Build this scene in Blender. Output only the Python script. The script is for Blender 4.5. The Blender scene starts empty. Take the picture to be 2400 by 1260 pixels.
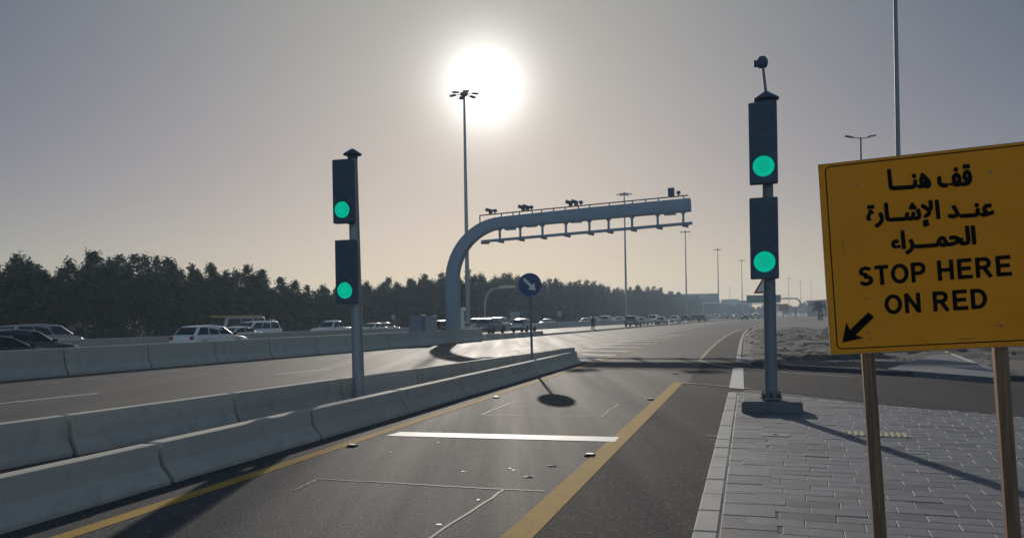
import bpy, bmesh, math, random
from mathutils import Vector, Matrix
R = math.radians
sin, cos, pi = math.sin, math.cos, math.pi
S = bpy.context.scene
COL = S.collection

# ------------------------------------------------------------------ camera
CZ = 1.72                                   # eye height above the road
F, PX, PY, ROLL = 1813.0, 1200.0, 744.5, R(1.0)
cs, sn = cos(ROLL), sin(ROLL)
cd = bpy.data.cameras.new('camera')
cam = bpy.data.objects.new('camera', cd); COL.objects.link(cam); S.camera = cam
cd.sensor_width = 36; cd.lens = F/2400*36; cd.shift_y = 114.5/2400
cd.clip_start = .05; cd.clip_end = 8000
cam.matrix_world = Matrix(((cs, sn, 0, 0), (0, 0, -1, 0), (-sn, cs, 0, CZ), (0, 0, 0, 1)))

# ------------------------------------------------------------------ light
SUN = Vector((-.0306, 1, .301)).normalized()
SUN_EL = math.asin(SUN.z); SUN_AZ = math.atan2(SUN.x, SUN.y)
w = bpy.data.worlds.new('World'); S.world = w; w.use_nodes = True
nt = w.node_tree; nt.nodes.clear()
def N(nt, t, **k):
    n = nt.nodes.new(t)
    for a, b in k.items():
        if a.startswith('i_'): n.inputs[a[2:].replace('_', ' ')].default_value = b
        elif isinstance(b, tuple) and a.startswith('in'): n.inputs[int(a[2:])].default_value = b
        elif a.startswith('in') and a[2:].isdigit(): n.inputs[int(a[2:])].default_value = b
        else: setattr(n, a, b)
    return n
sky = N(nt, 'ShaderNodeTexSky'); sky.sky_type = 'NISHITA'; sky.sun_disc = False
sky.sun_elevation = SUN_EL; sky.sun_rotation = SUN_AZ
sky.air_density = 1.0; sky.dust_density = .12; sky.ozone_density = 2.5; sky.altitude = 0
SKY_STRENGTH = .05
hs = N(nt, 'ShaderNodeHueSaturation'); hs.inputs['Saturation'].default_value = 1.5; hs.inputs['Value'].default_value = .46
nt.links.new(sky.outputs[0], hs.inputs['Color'])
# dusty air round the sun: an aureole and a dust layer that depend on direction only
tc = N(nt, 'ShaderNodeTexCoord')
dp = N(nt, 'ShaderNodeVectorMath', operation='DOT_PRODUCT'); dp.inputs[1].default_value = SUN
nt.links.new(tc.outputs['Generated'], dp.inputs[0])
def M(op, a, b=None):
    n = N(nt, 'ShaderNodeMath', operation=op)
    for i, x in enumerate((a, b)):
        if x is None: continue
        if isinstance(x, (int, float)): n.inputs[i].default_value = x
        else: nt.links.new(x, n.inputs[i])
    return n.outputs[0]
ang = M('ARCCOSINE', M('MINIMUM', dp.outputs['Value'], .999999))
sz = N(nt, 'ShaderNodeSeparateXYZ'); nt.links.new(tc.outputs['Generated'], sz.inputs[0])
elev = M('ARCSINE', M('MAXIMUM', sz.outputs[2], 0.0))
def term(x, amp, width, power):
    t = M('POWER', M('DIVIDE', x, R(width)), power)
    return M('MULTIPLY', M('EXPONENT', M('MULTIPLY', t, -1.0)), amp)
cur = hs.outputs[0]
def addc(cur, fac, col):
    gm = N(nt, 'ShaderNodeMix', data_type='RGBA', blend_type='MULTIPLY'); gm.inputs[0].default_value = 1
    gm.inputs[6].default_value = (*col, 1); nt.links.new(fac, gm.inputs[7])
    ga = N(nt, 'ShaderNodeMix', data_type='RGBA', blend_type='ADD'); ga.inputs[0].default_value = 1
    nt.links.new(cur, ga.inputs[6]); nt.links.new(gm.outputs[2], ga.inputs[7]); return ga.outputs[2]
cur = addc(cur, term(ang, 30.0, 2.2, 1.4), (1, .99, .97))
cur = addc(cur, term(ang, 5.0, 3.2, 1.1), (1, .98, .96))
cur = addc(cur, term(ang, 4.6, 25.5, 1.6), (1, .885, .62))
cur = addc(cur, term(M('SUBTRACT', pi, ang), 6.5, 75.0, 3.0), (.70, .91, 1.14))      # bluish glow added to the unseen sky, fills surfaces facing the camera
cur = addc(cur, term(ang, 1.5, 32.0, 2.0), (1, .82, .22))
cur = addc(cur, term(elev, .85, 9.0, 1.5), (1, .84, .66))
cur = addc(cur, M('MULTIPLY', term(ang, 4.5, 44.0, 1.9), term(elev, 1.0, 14.0, 1.5)), (1, .15, .0))
bg = N(nt, 'ShaderNodeBackground'); bg.inputs['Strength'].default_value = SKY_STRENGTH
nt.links.new(cur, bg.inputs['Color'])
wo = N(nt, 'ShaderNodeOutputWorld'); nt.links.new(bg.outputs[0], wo.inputs['Surface'])

sl = bpy.data.lights.new('sun', 'SUN'); sl.energy = 2.6; sl.angle = R(.6); sl.color = (1, .91, .80)
so = bpy.data.objects.new('sun', sl); COL.objects.link(so)
so.rotation_euler = SUN.to_track_quat('Z', 'Y').to_euler(); so.location = (0, 0, 60)

S.view_settings.view_transform = 'Standard'; S.view_settings.look = 'None'
S.view_settings.exposure = 0.22; S.view_settings.gamma = 1
try: S.view_settings.use_curve_mapping = False
except Exception: pass
S.cycles.max_bounces = 6; S.cycles.volume_bounces = 1; S.cycles.transparent_max_bounces = 6
S.cycles.use_denoising = True

# ------------------------------------------------------------------ helpers
def ray(px, py):
    dx, dy = px-PX, py-PY
    return (cs*dx - sn*dy)/F, -(sn*dx + cs*dy)/F         # right, up per metre of depth
def G(px, py, z=0):                                       # the point of height z seen there
    r, u = ray(px, py); Y = (z-CZ)/u
    return Vector((r*Y, Y, z))
def D(px, py, Y):
    r, u = ray(px, py); return Vector((r*Y, Y, CZ+u*Y))
def frame(deg):
    a = R(deg)
    def f(u, v, z=0): return Vector((u*sin(a)+v*cos(a), u*cos(a)-v*sin(a), z))
    f.a = a
    return f
LN, HW = frame(17.0), frame(21.5)
def HV(px, v, z=0):                                       # motorway line v metres right of the axis, at image column px
    k = (px-PX)/F; a = HW.a
    Y = v/(cos(a)*k - sin(a)); return Vector((k*Y, Y, z))
def uv_of(f, p): return p.x*sin(f.a)+p.y*cos(f.a), p.x*cos(f.a)-p.y*sin(f.a)

class MB:
    def __init__(s): s.v = []; s.f = []; s.m = []
    def add(s, V, Fs, mi=0):
        b = len(s.v); s.v += [tuple(x) for x in V]
        for q in Fs: s.f.append([b+i for i in q]); s.m.append(mi)
        return s
    def box(s, c, d, rot=None, mi=0):
        c = Vector(c); V = []
        for z in (-1, 1):
            for y in (-1, 1):
                for x in (-1, 1):
                    p = Vector((x*d[0]/2, y*d[1]/2, z*d[2]/2))
                    V.append(c+(rot @ p if rot else p))
        return s.add(V, [(0, 2, 3, 1), (4, 5, 7, 6), (0, 1, 5, 4), (2, 6, 7, 3), (0, 4, 6, 2), (1, 3, 7, 5)], mi)
    def cyl(s, p0, p1, r0, r1=None, n=12, mi=0):
        r1 = r0 if r1 is None else r1
        p0, p1 = Vector(p0), Vector(p1); q = (p1-p0).to_track_quat('Z', 'Y').to_matrix()
        V = []
        for p, r in ((p0, r0), (p1, r1)):
            for i in range(n):
                a = 2*pi*i/n; V.append(p+q @ Vector((r*cos(a), r*sin(a), 0)))
        Fs = [(i, (i+1) % n, n+(i+1) % n, n+i) for i in range(n)]
        Fs += [tuple(range(n-1, -1, -1)), tuple(range(n, 2*n))]
        return s.add(V, Fs, mi)
    def tube(s, pts, r, n=8, mi=0):
        pts = [Vector(p) for p in pts]; V = []; K = len(pts)
        for k, p in enumerate(pts):
            t = (pts[min(k+1, K-1)]-pts[max(k-1, 0)]); q = t.to_track_quat('Z', 'Y').to_matrix()
            rr = r[k] if isinstance(r, (list, tuple)) else r
            for i in range(n):
                a = 2*pi*i/n; V.append(p+q @ Vector((rr*cos(a), rr*sin(a), 0)))
        Fs = [(k*n+i, k*n+(i+1) % n, (k+1)*n+(i+1) % n, (k+1)*n+i) for k in range(K-1) for i in range(n)]
        Fs += [tuple(range(n-1, -1, -1)), tuple(range((K-1)*n, K*n))]
        return s.add(V, Fs, mi)
    def lathe(s, prof, o=(0, 0, 0), n=16, rot=None, mi=0):          # prof (r, z) round local z
        o = Vector(o); V = []
        for r, z in prof:
            for i in range(n):
                p = Vector((r*cos(2*pi*i/n), r*sin(2*pi*i/n), z)); V.append(o+(rot @ p if rot else p))
        K = len(prof)
        Fs = [(k*n+i, k*n+(i+1) % n, (k+1)*n+(i+1) % n, (k+1)*n+i) for k in range(K-1) for i in range(n)]
        if prof[0][0] > 1e-6: Fs.append(tuple(range(n-1, -1, -1)))
        if prof[-1][0] > 1e-6: Fs.append(tuple(range((K-1)*n, K*n)))
        return s.add(V, Fs, mi)
    def prism(s, poly, fn, t0, t1, mi=0):                           # fn(a, b, t) -> point
        n = len(poly); V = [fn(a, b, t0) for a, b in poly]+[fn(a, b, t1) for a, b in poly]
        Fs = [tuple(range(n-1, -1, -1)), tuple(range(n, 2*n))]+[(i, (i+1) % n, n+(i+1) % n, n+i) for i in range(n)]
        return s.add(V, Fs, mi)
    def sheet(s, pts, mi=0): return s.add(pts, [tuple(range(len(pts)))], mi)
    def ribbon(s, pts, wd, z, mi=0):
        pts = [Vector((p[0], p[1], 0)) for p in pts]; K = len(pts); V = []
        for k, p in enumerate(pts):
            t = (pts[min(k+1, K-1)]-pts[max(k-1, 0)]).normalized(); nn = Vector((t.y, -t.x, 0))
            ww = wd[k] if isinstance(wd, (list, tuple)) else wd
            V += [p-nn*ww/2+Vector((0, 0, z)), p+nn*ww/2+Vector((0, 0, z))]
        return s.add(V, [(2*k, 2*k+1, 2*k+3, 2*k+2) for k in range(K-1)], mi)
    def build(s, name, mats, parent=None, bevel=0, smooth=None, seg=2, fix=True):
        me = bpy.data.meshes.new(name)
        me.from_pydata(s.v, [], s.f); me.polygons.foreach_set('material_index', s.m)
        for m in (mats if isinstance(mats, (list, tuple)) else [mats]): me.materials.append(m)
        if fix or bevel:
            bm = bmesh.new(); bm.from_mesh(me)
            if bevel:
                bmesh.ops.remove_doubles(bm, verts=bm.verts, dist=1e-5)
            bmesh.ops.recalc_face_normals(bm, faces=bm.faces)
            if bevel:
                ed = [e for e in bm.edges if len(e.link_faces) == 2 and e.calc_face_angle(0) > R(20)]
                bmesh.ops.bevel(bm, geom=ed, offset=bevel, segments=seg, profile=.5, affect='EDGES', clamp_overlap=True)
            bm.to_mesh(me); bm.free()
        if smooth is not None:
            me.polygons.foreach_set('use_smooth', [True]*len(me.polygons)); me.set_sharp_from_angle(angle=R(smooth))
        me.update()
        o = bpy.data.objects.new(name, me); COL.objects.link(o)
        if parent: o.parent = parent
        return o
def up_sheet(o):                                                    # make a flat sheet face upwards
    for p in o.data.polygons:
        if p.normal.z < 0: p.flip()
    return o
def thing(name, label, cat, loc=(0, 0, 0), rz=0, group=None):
    o = bpy.data.objects.new(name, None); COL.objects.link(o); o.empty_display_size = .2
    o.location = loc; o.rotation_euler = (0, 0, rz); tag(o, label, cat, group); return o
def tag(o, label=None, cat=None, group=None, kind=None):
    if label: o['label'] = label
    if cat: o['category'] = cat
    if group: o['group'] = group
    if kind: o['kind'] = kind
    return o
def kids(o): return [c for c in bpy.data.objects if c.parent == o]
def dup(tree):                                                      # tree = (object, [trees of its parts])
    o, ch = tree; c = o.copy(); COL.objects.link(c)
    for k in ch: dup(k).parent = c
    return c
def note(o): return (o, [note(c) for c in o.children])              # the family tree of a prototype, for copying

# ------------------------------------------------------------------ materials
MATS = {}
def mat(name, col, rough=.6, metal=0, var=.0, scale=3.0, bump=0, bscale=40, spec=.5, emit=None, estr=0, coat=0, rnd=0, fine=0, fscale=90, col2=None, c2scale=1.2, c2lo=.55, c2hi=.7):
    if name in MATS: return MATS[name]
    m = bpy.data.materials.new(name); m.use_nodes = True; t = m.node_tree; b = t.nodes['Principled BSDF']
    b.inputs['Roughness'].default_value = rough; b.inputs['Metallic'].default_value = metal
    b.inputs['Specular IOR Level'].default_value = spec; b.inputs['Coat Weight'].default_value = coat
    co = N(t, 'ShaderNodeTexCoord')
    rgb = N(t, 'ShaderNodeRGB'); rgb.outputs[0].default_value = (*col, 1); cur = rgb.outputs[0]
    def vary(cur, sc, amt, det=6):
        n = N(t, 'ShaderNodeTexNoise'); n.inputs['Scale'].default_value = sc; n.inputs['Detail'].default_value = det; n.inputs['Roughness'].default_value = .6
        t.links.new(co.outputs['Object'], n.inputs['Vector'])
        mr = N(t, 'ShaderNodeMapRange'); mr.inputs[1].default_value = .25; mr.inputs[2].default_value = .75; mr.inputs[3].default_value = 1-amt; mr.inputs[4].default_value = 1+amt
        t.links.new(n.outputs[0], mr.inputs[0])
        mx = N(t, 'ShaderNodeMix', data_type='RGBA', blend_type='MULTIPLY'); mx.inputs[0].default_value = 1
        t.links.new(cur, mx.inputs[6]); t.links.new(mr.outputs[0], mx.inputs[7]); return mx.outputs[2]
    if col2:
        n = N(t, 'ShaderNodeTexNoise'); n.inputs['Scale'].default_value = c2scale; n.inputs['Detail'].default_value = 8; n.inputs['Roughness'].default_value = .68
        t.links.new(co.outputs['Object'], n.inputs['Vector'])
        mr = N(t, 'ShaderNodeMapRange'); mr.inputs[1].default_value = c2lo; mr.inputs[2].default_value = c2hi
        t.links.new(n.outputs[0], mr.inputs[0])
        mx = N(t, 'ShaderNodeMix', data_type='RGBA'); t.links.new(mr.outputs[0], mx.inputs[0])
        t.links.new(cur, mx.inputs[6]); mx.inputs[7].default_value = (*col2, 1); cur = mx.outputs[2]
    if var: cur = vary(cur, scale, var)
    if fine: cur = vary(cur, fscale, fine, 2)
    if rnd:
        oi = N(t, 'ShaderNodeObjectInfo'); mr = N(t, 'ShaderNodeMapRange'); mr.inputs[3].default_value = 1-rnd; mr.inputs[4].default_value = 1+rnd
        t.links.new(oi.outputs['Random'], mr.inputs[0])
        mx = N(t, 'ShaderNodeMix', data_type='RGBA', blend_type='MULTIPLY'); mx.inputs[0].default_value = 1
        t.links.new(cur, mx.inputs[6]); t.links.new(mr.outputs[0], mx.inputs[7]); cur = mx.outputs[2]
    t.links.new(cur, b.inputs['Base Color'])
    if bump:
        n = N(t, 'ShaderNodeTexNoise'); n.inputs['Scale'].default_value = bscale; n.inputs['Detail'].default_value = 4
        t.links.new(co.outputs['Object'], n.inputs['Vector'])
        bp = N(t, 'ShaderNodeBump'); bp.inputs['Strength'].default_value = bump; bp.inputs['Distance'].default_value = .01
        t.links.new(n.outputs[0], bp.inputs['Height']); t.links.new(bp.outputs[0], b.inputs['Normal'])
    if emit: b.inputs['Emission Color'].default_value = (*emit, 1); b.inputs['Emission Strength'].default_value = estr
    MATS[name] = m; return m

def asphalt(name, col, rough, spec=.22, bump=.8):
    m = mat(name, col, rough, var=.16, scale=.5, fine=.5, fscale=42, spec=spec, bump=bump, bscale=60)
    t = m.node_tree; b = t.nodes['Principled BSDF']; co = t.nodes['Texture Coordinate']
    src = b.inputs['Base Color'].links[0].from_socket
    mp = N(t, 'ShaderNodeMapping'); mp.inputs['Rotation'].default_value = (0, 0, R(17)); mp.inputs['Scale'].default_value = (1.1, .05, 1)
    n = N(t, 'ShaderNodeTexNoise'); n.inputs['Scale'].default_value = 1.0; n.inputs['Detail'].default_value = 5; n.inputs['Roughness'].default_value = .62
    t.links.new(co.outputs['Object'], mp.inputs[0]); t.links.new(mp.outputs[0], n.inputs['Vector'])
    mr = N(t, 'ShaderNodeMapRange'); mr.inputs[1].default_value = .32; mr.inputs[2].default_value = .68; mr.inputs[3].default_value = .72; mr.inputs[4].default_value = 1.25
    t.links.new(n.outputs[0], mr.inputs[0])
    mx = N(t, 'ShaderNodeMix', data_type='RGBA', blend_type='MULTIPLY'); mx.inputs[0].default_value = 1
    t.links.new(src, mx.inputs[6]); t.links.new(mr.outputs[0], mx.inputs[7])
    v = N(t, 'ShaderNodeTexVoronoi'); v.inputs['Scale'].default_value = 55; t.links.new(co.outputs['Object'], v.inputs['Vector'])   # pale stone chips
    sp = N(t, 'ShaderNodeSeparateColor'); t.links.new(v.outputs['Color'], sp.inputs[0])
    ch = N(t, 'ShaderNodeMapRange'); ch.inputs[1].default_value = .74; ch.inputs[2].default_value = .96; ch.inputs[3].default_value = 0; ch.inputs[4].default_value = .75
    t.links.new(sp.outputs[0], ch.inputs[0])
    m2 = N(t, 'ShaderNodeMix', data_type='RGBA'); t.links.new(ch.outputs[0], m2.inputs[0]); t.links.new(mx.outputs[2], m2.inputs[6]); m2.inputs[7].default_value = (.17, .165, .16, 1)
    t.links.new(m2.outputs[2], b.inputs['Base Color'])
    m3 = N(t, 'ShaderNodeMapRange'); m3.inputs[1].default_value = .3; m3.inputs[2].default_value = .7; m3.inputs[3].default_value = rough-.06; m3.inputs[4].default_value = min(1, rough+.06)
    t.links.new(n.outputs[0], m3.inputs[0]); t.links.new(m3.outputs[0], b.inputs['Roughness'])
    return m
m_road = asphalt('carriageway_asphalt', (.092, .088, .086), .72, spec=.18)
m_lane = asphalt('lane_asphalt', (.064, .064, .069), .80, spec=.15)
m_shoulder = asphalt('shoulder_asphalt', (.043, .043, .047), .9, spec=.10)
m_ground = mat('sandy_ground', (.17, .14, .11), .9, var=.3, scale=.05)
m_verge = mat('verge_soil', (.06, .065, .035), .95, var=.4, scale=.3)
m_dirt = mat('loose_dirt', (.105, .092, .086), .92, var=.35, scale=.9, bump=.8, bscale=9, fine=.25, fscale=14, col2=(.045, .042, .043), c2scale=1.1, c2lo=.46, c2hi=.64)
m_conc = mat('barrier_concrete', (.47, .44, .385), .82, var=.09, scale=2.2, bump=.25, bscale=55, rnd=.09, fine=.07, fscale=40, col2=(.36, .335, .295), c2scale=2.6, c2lo=.54, c2hi=.70)
m_conc2 = mat('old_concrete', (.32, .30, .27), .88, var=.2, scale=3, bump=.3, bscale=40, rnd=.08)
m_kerb = mat('kerb_stone', (.46, .44, .41), .85, var=.16, scale=4, bump=.25, bscale=50, fine=.1, fscale=60)
m_yel = mat('yellow_road_paint', (.50, .31, .075), .85, spec=.12, var=.14, scale=3, fine=.18, fscale=60, bump=.3, bscale=80, col2=(.20, .15, .08), c2scale=7, c2lo=.60, c2hi=.72)
m_yelpale = mat('faded_yellow_road_paint', (.46, .37, .22), .8, spec=.15, var=.2, scale=3, col2=(.16, .14, .11), c2scale=5, c2lo=.55, c2hi=.7)
m_whi = mat('white_road_paint', (.70, .69, .66), .62, spec=.3, var=.12, scale=3, fine=.15, fscale=60, bump=.3, bscale=80, col2=(.26, .25, .24), c2scale=6, c2lo=.60, c2hi=.74)
m_whi_old = mat('worn_white_road_paint', (.36, .35, .33), .75, spec=.2, var=.2, scale=3, fine=.2, fscale=50, col2=(.10, .095, .09), c2scale=5, c2lo=.50, c2hi=.66)
m_seal = mat('saw_cut_sealant', (.21, .205, .20), .7, spec=.25, var=.3, scale=6, col2=(.09, .09, .09), c2scale=4, c2lo=.50, c2hi=.68)
m_galv = mat('galvanised_steel', (.30, .32, .34), .5, .55, var=.12, scale=5)
m_galvd = mat('dull_grey_steel', (.17, .20, .235), .55, .35, var=.12, scale=5)
m_gantry = mat('blue_grey_painted_steel', (.24, .31, .39), .5, .1, var=.06, scale=1.5)
m_house = mat('signal_housing_glare_lifted', (.075, .105, .150), .6, spec=.2, var=.12, scale=6)  # dark housing lifted towards blue, veiling glare put into its colour
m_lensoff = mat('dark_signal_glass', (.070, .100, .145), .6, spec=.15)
m_green = mat('lit_green_lens', (.0, .12, .09), .6, spec=.1, emit=(.0, .56, .36), estr=.75)
def led(m):
    t = m.node_tree; b = t.nodes['Principled BSDF']; co = t.nodes['Texture Coordinate']
    v = N(t, 'ShaderNodeTexVoronoi'); v.inputs['Scale'].default_value = 62; v.inputs['Randomness'].default_value = .25; t.links.new(co.outputs['Object'], v.inputs['Vector'])
    r = N(t, 'ShaderNodeMapRange'); r.inputs[1].default_value = .1; r.inputs[2].default_value = .6; r.inputs[3].default_value = .95; r.inputs[4].default_value = .50
    t.links.new(v.outputs['Distance'], r.inputs[0]); t.links.new(r.outputs[0], b.inputs['Emission Strength'])
led(m_green)
m_dark = mat('black_plastic', (.02, .02, .022), .5)
m_board = mat('yellow_sign_sheeting', (.86, .31, .016), .6, spec=.12, var=.07, scale=2.2, fine=.04, fscale=60, col2=(.80, .255, .01), c2scale=1.6, c2lo=.5, c2hi=.8)
m_boardedge = mat('sign_board_edge', (.42, .30, .16), .7, var=.15, scale=8)
m_black = mat('black_sign_paint', (.008, .006, .006), .8, spec=.05)
m_blue = mat('blue_sign_sheeting', (.03, .17, .55), .5)
m_white = mat('white_sign_sheeting', (.72, .72, .70), .5)
m_red = mat('red_sign_sheeting', (.45, .03, .02), .5)
m_grsign = mat('green_sign_sheeting', (.01, .16, .11), .5)
m_bark = mat('tree_bark', (.09, .07, .05), .9, var=.3, scale=6)
m_cab = mat('cabinet_grey', (.34, .34, .34), .6, var=.08, scale=3)
m_cabblue = mat('cabinet_blue_grey', (.20, .22, .28), .55, var=.08, scale=3)
m_rust = mat('rusty_bolt', (.10, .07, .05), .8, .4)
m_litter = mat('white_litter', (.75, .74, .70), .7)
m_glass = mat('vehicle_glass', (.015, .02, .028), .08, spec=.6)
m_tyre = mat('tyre_rubber', (.018, .018, .018), .8)
m_rim = mat('wheel_alloy', (.45, .45, .46), .3, .8)
m_tail = mat('tail_lamp_red', (.32, .01, .01), .3)
m_head = mat('headlamp_glass', (.75, .75, .72), .15)
m_plate = mat('number_plate', (.7, .7, .66), .5)
def paint(name, c, r=.28, metal=.0): return mat(name, c, r, metal, coat=.6, var=.02)
P_WHITE = paint('white_car_paint', (.78, .78, .77)); P_SILV = paint('silver_car_paint', (.42, .43, .44), .3, .5)
P_DARK = paint('dark_blue_car_paint', (.03, .04, .06)); P_BLK = paint('black_car_paint', (.014, .014, .016))
P_GREY = paint('grey_car_paint', (.15, .16, .18), .3, .3); P_RED = paint('maroon_car_paint', (.14, .02, .02))
P_BEIGE = paint('beige_car_paint', (.50, .46, .38)); P_BUS = paint('faded_pink_grey_paint', (.55, .46, .42)); P_YEL = paint('faded_yellow_paint', (.42, .32, .10), .6)
def wood():
    m = bpy.data.materials.new('pine_timber'); m.use_nodes = True; t = m.node_tree; b = t.nodes['Principled BSDF']
    co = N(t, 'ShaderNodeTexCoord'); mp = N(t, 'ShaderNodeMapping'); mp.inputs['Scale'].default_value = (22, 22, 1.2)
    n = N(t, 'ShaderNodeTexNoise'); n.inputs['Scale'].default_value = 2.2; n.inputs['Detail'].default_value = 7; n.inputs['Distortion'].default_value = .6
    r = N(t, 'ShaderNodeValToRGB'); e = r.color_ramp.elements
    e[0].position = .3; e[0].color = (.12, .062, .032, 1); e[1].position = .72; e[1].color = (.30, .175, .095, 1)
    t.links.new(co.outputs['Object'], mp.inputs[0]); t.links.new(mp.outputs[0], n.inputs['Vector']); t.links.new(n.outputs[0], r.inputs[0])
    t.links.new(r.outputs[0], b.inputs['Base Color']); b.inputs['Roughness'].default_value = .75
    return m
m_wood = wood()
def pavers():
    m = bpy.data.materials.new('grey_paver'); m.use_nodes = True; t = m.node_tree; b = t.nodes['Principled BSDF']
    g = N(t, 'ShaderNodeNewGeometry'); r = N(t, 'ShaderNodeValToRGB'); e = r.color_ramp.elements
    e[0].position = 0; e[0].color = (.085, .093, .112, 1); e[1].position = 1; e[1].color = (.182, .194, .222, 1)
    x = e.new(.16); x.color = (.147, .157, .181, 1)
    t.links.new(g.outputs['Random Per Island'], r.inputs[0])
    co = N(t, 'ShaderNodeTexCoord'); n = N(t, 'ShaderNodeTexNoise'); n.inputs['Scale'].default_value = 5; n.inputs['Detail'].default_value = 8; n.inputs['Roughness'].default_value = .7
    t.links.new(co.outputs['Object'], n.inputs['Vector'])
    mr = N(t, 'ShaderNodeMapRange'); mr.inputs[1].default_value = .3; mr.inputs[2].default_value = .7; mr.inputs[3].default_value = .72; mr.inputs[4].default_value = 1.22
    t.links.new(n.outputs[0], mr.inputs[0])
    mx = N(t, 'ShaderNodeMix', data_type='RGBA', blend_type='MULTIPLY'); mx.inputs[0].default_value = 1
    t.links.new(r.outputs[0], mx.inputs[6]); t.links.new(mr.outputs[0], mx.inputs[7]); t.links.new(mx.outputs[2], b.inputs['Base Color'])
    n2 = N(t, 'ShaderNodeTexNoise'); n2.inputs['Scale'].default_value = 70; t.links.new(co.outputs['Object'], n2.inputs['Vector'])
    bp = N(t, 'ShaderNodeBump'); bp.inputs['Strength'].default_value = .35; bp.inputs['Distance'].default_value = .006
    t.links.new(n2.outputs[0], bp.inputs['Height']); t.links.new(bp.outputs[0], b.inputs['Normal'])
    b.inputs['Roughness'].default_value = .72
    return m
m_paver = pavers()
def leafmat(name, a, bcol):
    m = bpy.data.materials.new(name); m.use_nodes = True; t = m.node_tree; b = t.nodes['Principled BSDF']
    g = N(t, 'ShaderNodeNewGeometry'); oi = N(t, 'ShaderNodeObjectInfo')
    ad = N(t, 'ShaderNodeMath', operation='ADD'); t.links.new(g.outputs['Random Per Island'], ad.inputs[0]); t.links.new(oi.outputs['Random'], ad.inputs[1])
    hf = N(t, 'ShaderNodeMath', operation='MULTIPLY'); hf.inputs[1].default_value = .5; t.links.new(ad.outputs[0], hf.inputs[0])
    mx = N(t, 'ShaderNodeMix', data_type='RGBA'); t.links.new(hf.outputs[0], mx.inputs[0])
    mx.inputs[6].default_value = (*a, 1); mx.inputs[7].default_value = (*bcol, 1)
    t.links.new(mx.outputs[2], b.inputs['Base Color']); b.inputs['Roughness'].default_value = .6
    tr = N(t, 'ShaderNodeBsdfTranslucent'); t.links.new(mx.outputs[2], tr.inputs[0])
    ms = N(t, 'ShaderNodeMixShader'); ms.inputs[0].default_value = .25
    out = t.nodes['Material Output']; t.links.new(b.outputs[0], ms.inputs[1]); t.links.new(tr.outputs[0], ms.inputs[2]); t.links.new(ms.outputs[0], out.inputs[0])
    return m
m_leaf = leafmat('roadside_foliage', (.013, .031, .024), (.034, .060, .040))
m_palm = leafmat('palm_foliage', (.008, .016, .012), (.014, .026, .018))

# ------------------------------------------------------------------ the ground
rng = random.Random(7)
g = MB(); g.sheet([(-2500, -300, -.06), (2500, -300, -.06), (2500, 3200, -.06), (-2500, 3200, -.06)])
tag(up_sheet(g.build('ground', m_ground)), kind='structure')
g = MB(); g.sheet([HW(-60, -56), HW(-60, 60), HW(60, 60), HW(140, 16), HW(900, 16), HW(900, -56)])
tag(up_sheet(g.build('road', m_road)), kind='structure')
g = MB(); g.sheet([HW(-60, -140, -.02), HW(-60, -56, -.02), HW(900, -56, -.02), HW(900, -140, -.02)])
tag(up_sheet(g.build('verge', m_verge)), kind='structure')

YV = uv_of(LN, G(1395, 1082))[1]+.02
g = MB(); q_ = [LN(-6, -6.5), LN(28.3, -6.5), G(1345, 829), G(1592, 776), G(1680, 757), G(1735, 748), G(1790, 750), G(1752, 773), G(1735, 800), G(1726, 846), G(1760, 866), G(1760, 904), G(1600, 896.5), LN(-6, YV)]
g.sheet([(p.x, p.y, .004) for p in q_]); tag(up_sheet(g.build('bypass_lane', m_lane)), kind='structure')
def line(name, m, pts, wd, z=.008):
    b = MB(); b.ribbon(pts, wd, z); return tag(up_sheet(b.build(name, m)), kind='structure')
def dense(a, b, n=12): return [a.lerp(b, i/n) for i in range(n+1)]
# shoulder strip right of the yellow line, and the slip road bed
sh = MB(); sh.sheet([LN(-6, YV, .004), LN(-6, -.42, .004), LN(16.6, -.42, .004), G(1760, 905, .004), G(1600, 897, .004)])
tag(up_sheet(sh.build('road_shoulder', m_shoulder)), kind='structure')
sl_ = MB(); sl_.sheet([G(1612, 894, .008), G(1745, 908, .008), G(2340, 978, .008), G(2700, 1030, .008), G(2700, 930, .008), G(2400, 893, .008), G(1860, 868, .008), G(1728, 848, .008), G(1650, 851, .008)])
tag(up_sheet(sl_.build('slip_road', m_shoulder)), kind='structure')
vv = MB(); vv.sheet([G(1640, 845, .010), G(1650, 851, .010), G(1726, 849, .010), G(1734, 802, .010), G(1741, 785, .010), G(1751, 773, .010), G(1740, 769, .010), G(1722, 777, .010), G(1702, 787, .010), G(1682, 802, .010), G(1662, 820, .010)])
tag(up_sheet(vv.build('slip_shoulder', m_shoulder)), kind='structure')
# yellow lines
line('yellow_edge_line', m_yel, dense(G(60, 1288), G(1340, 867), 14), .19)
line('yellow_edge_line', m_yel, dense(G(1342, 866.3), G(1405, 846), 3), .14)
line('yellow_lane_line', m_yel, dense(G(1190, 1280), G(1591, 896), 14), .25, .008)
line('yellow_slip_line', m_yelpale, [G(1640, 844), G(1662, 820), G(1682, 802), G(1702, 787), G(1722, 777), G(1740, 769)], [.14, .14, .15, .17, .2, .2], .014)
line('pale_slip_line', m_whi_old, [G(1640, 845), G(1662, 852), G(1690, 857), G(1760, 865), G(1850, 874), G(2000, 884)], .16, .016)
line('pale_mouth_line', m_yelpale, [G(1597, 898), G(1650, 901), G(1712, 907), G(1760, 912)], .13, .016)
b = MB()
for i in range(9):                                                  # broken yellow line past the nose
    a0, a1 = i/9, (i+.72)/9; p, q = G(1407, 845), G(1622, 779)
    b.ribbon([p.lerp(q, a0), p.lerp(q, a1)], .22, .010)
tag(up_sheet(b.build('broken_yellow_line', m_yel)), kind='structure')
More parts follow.
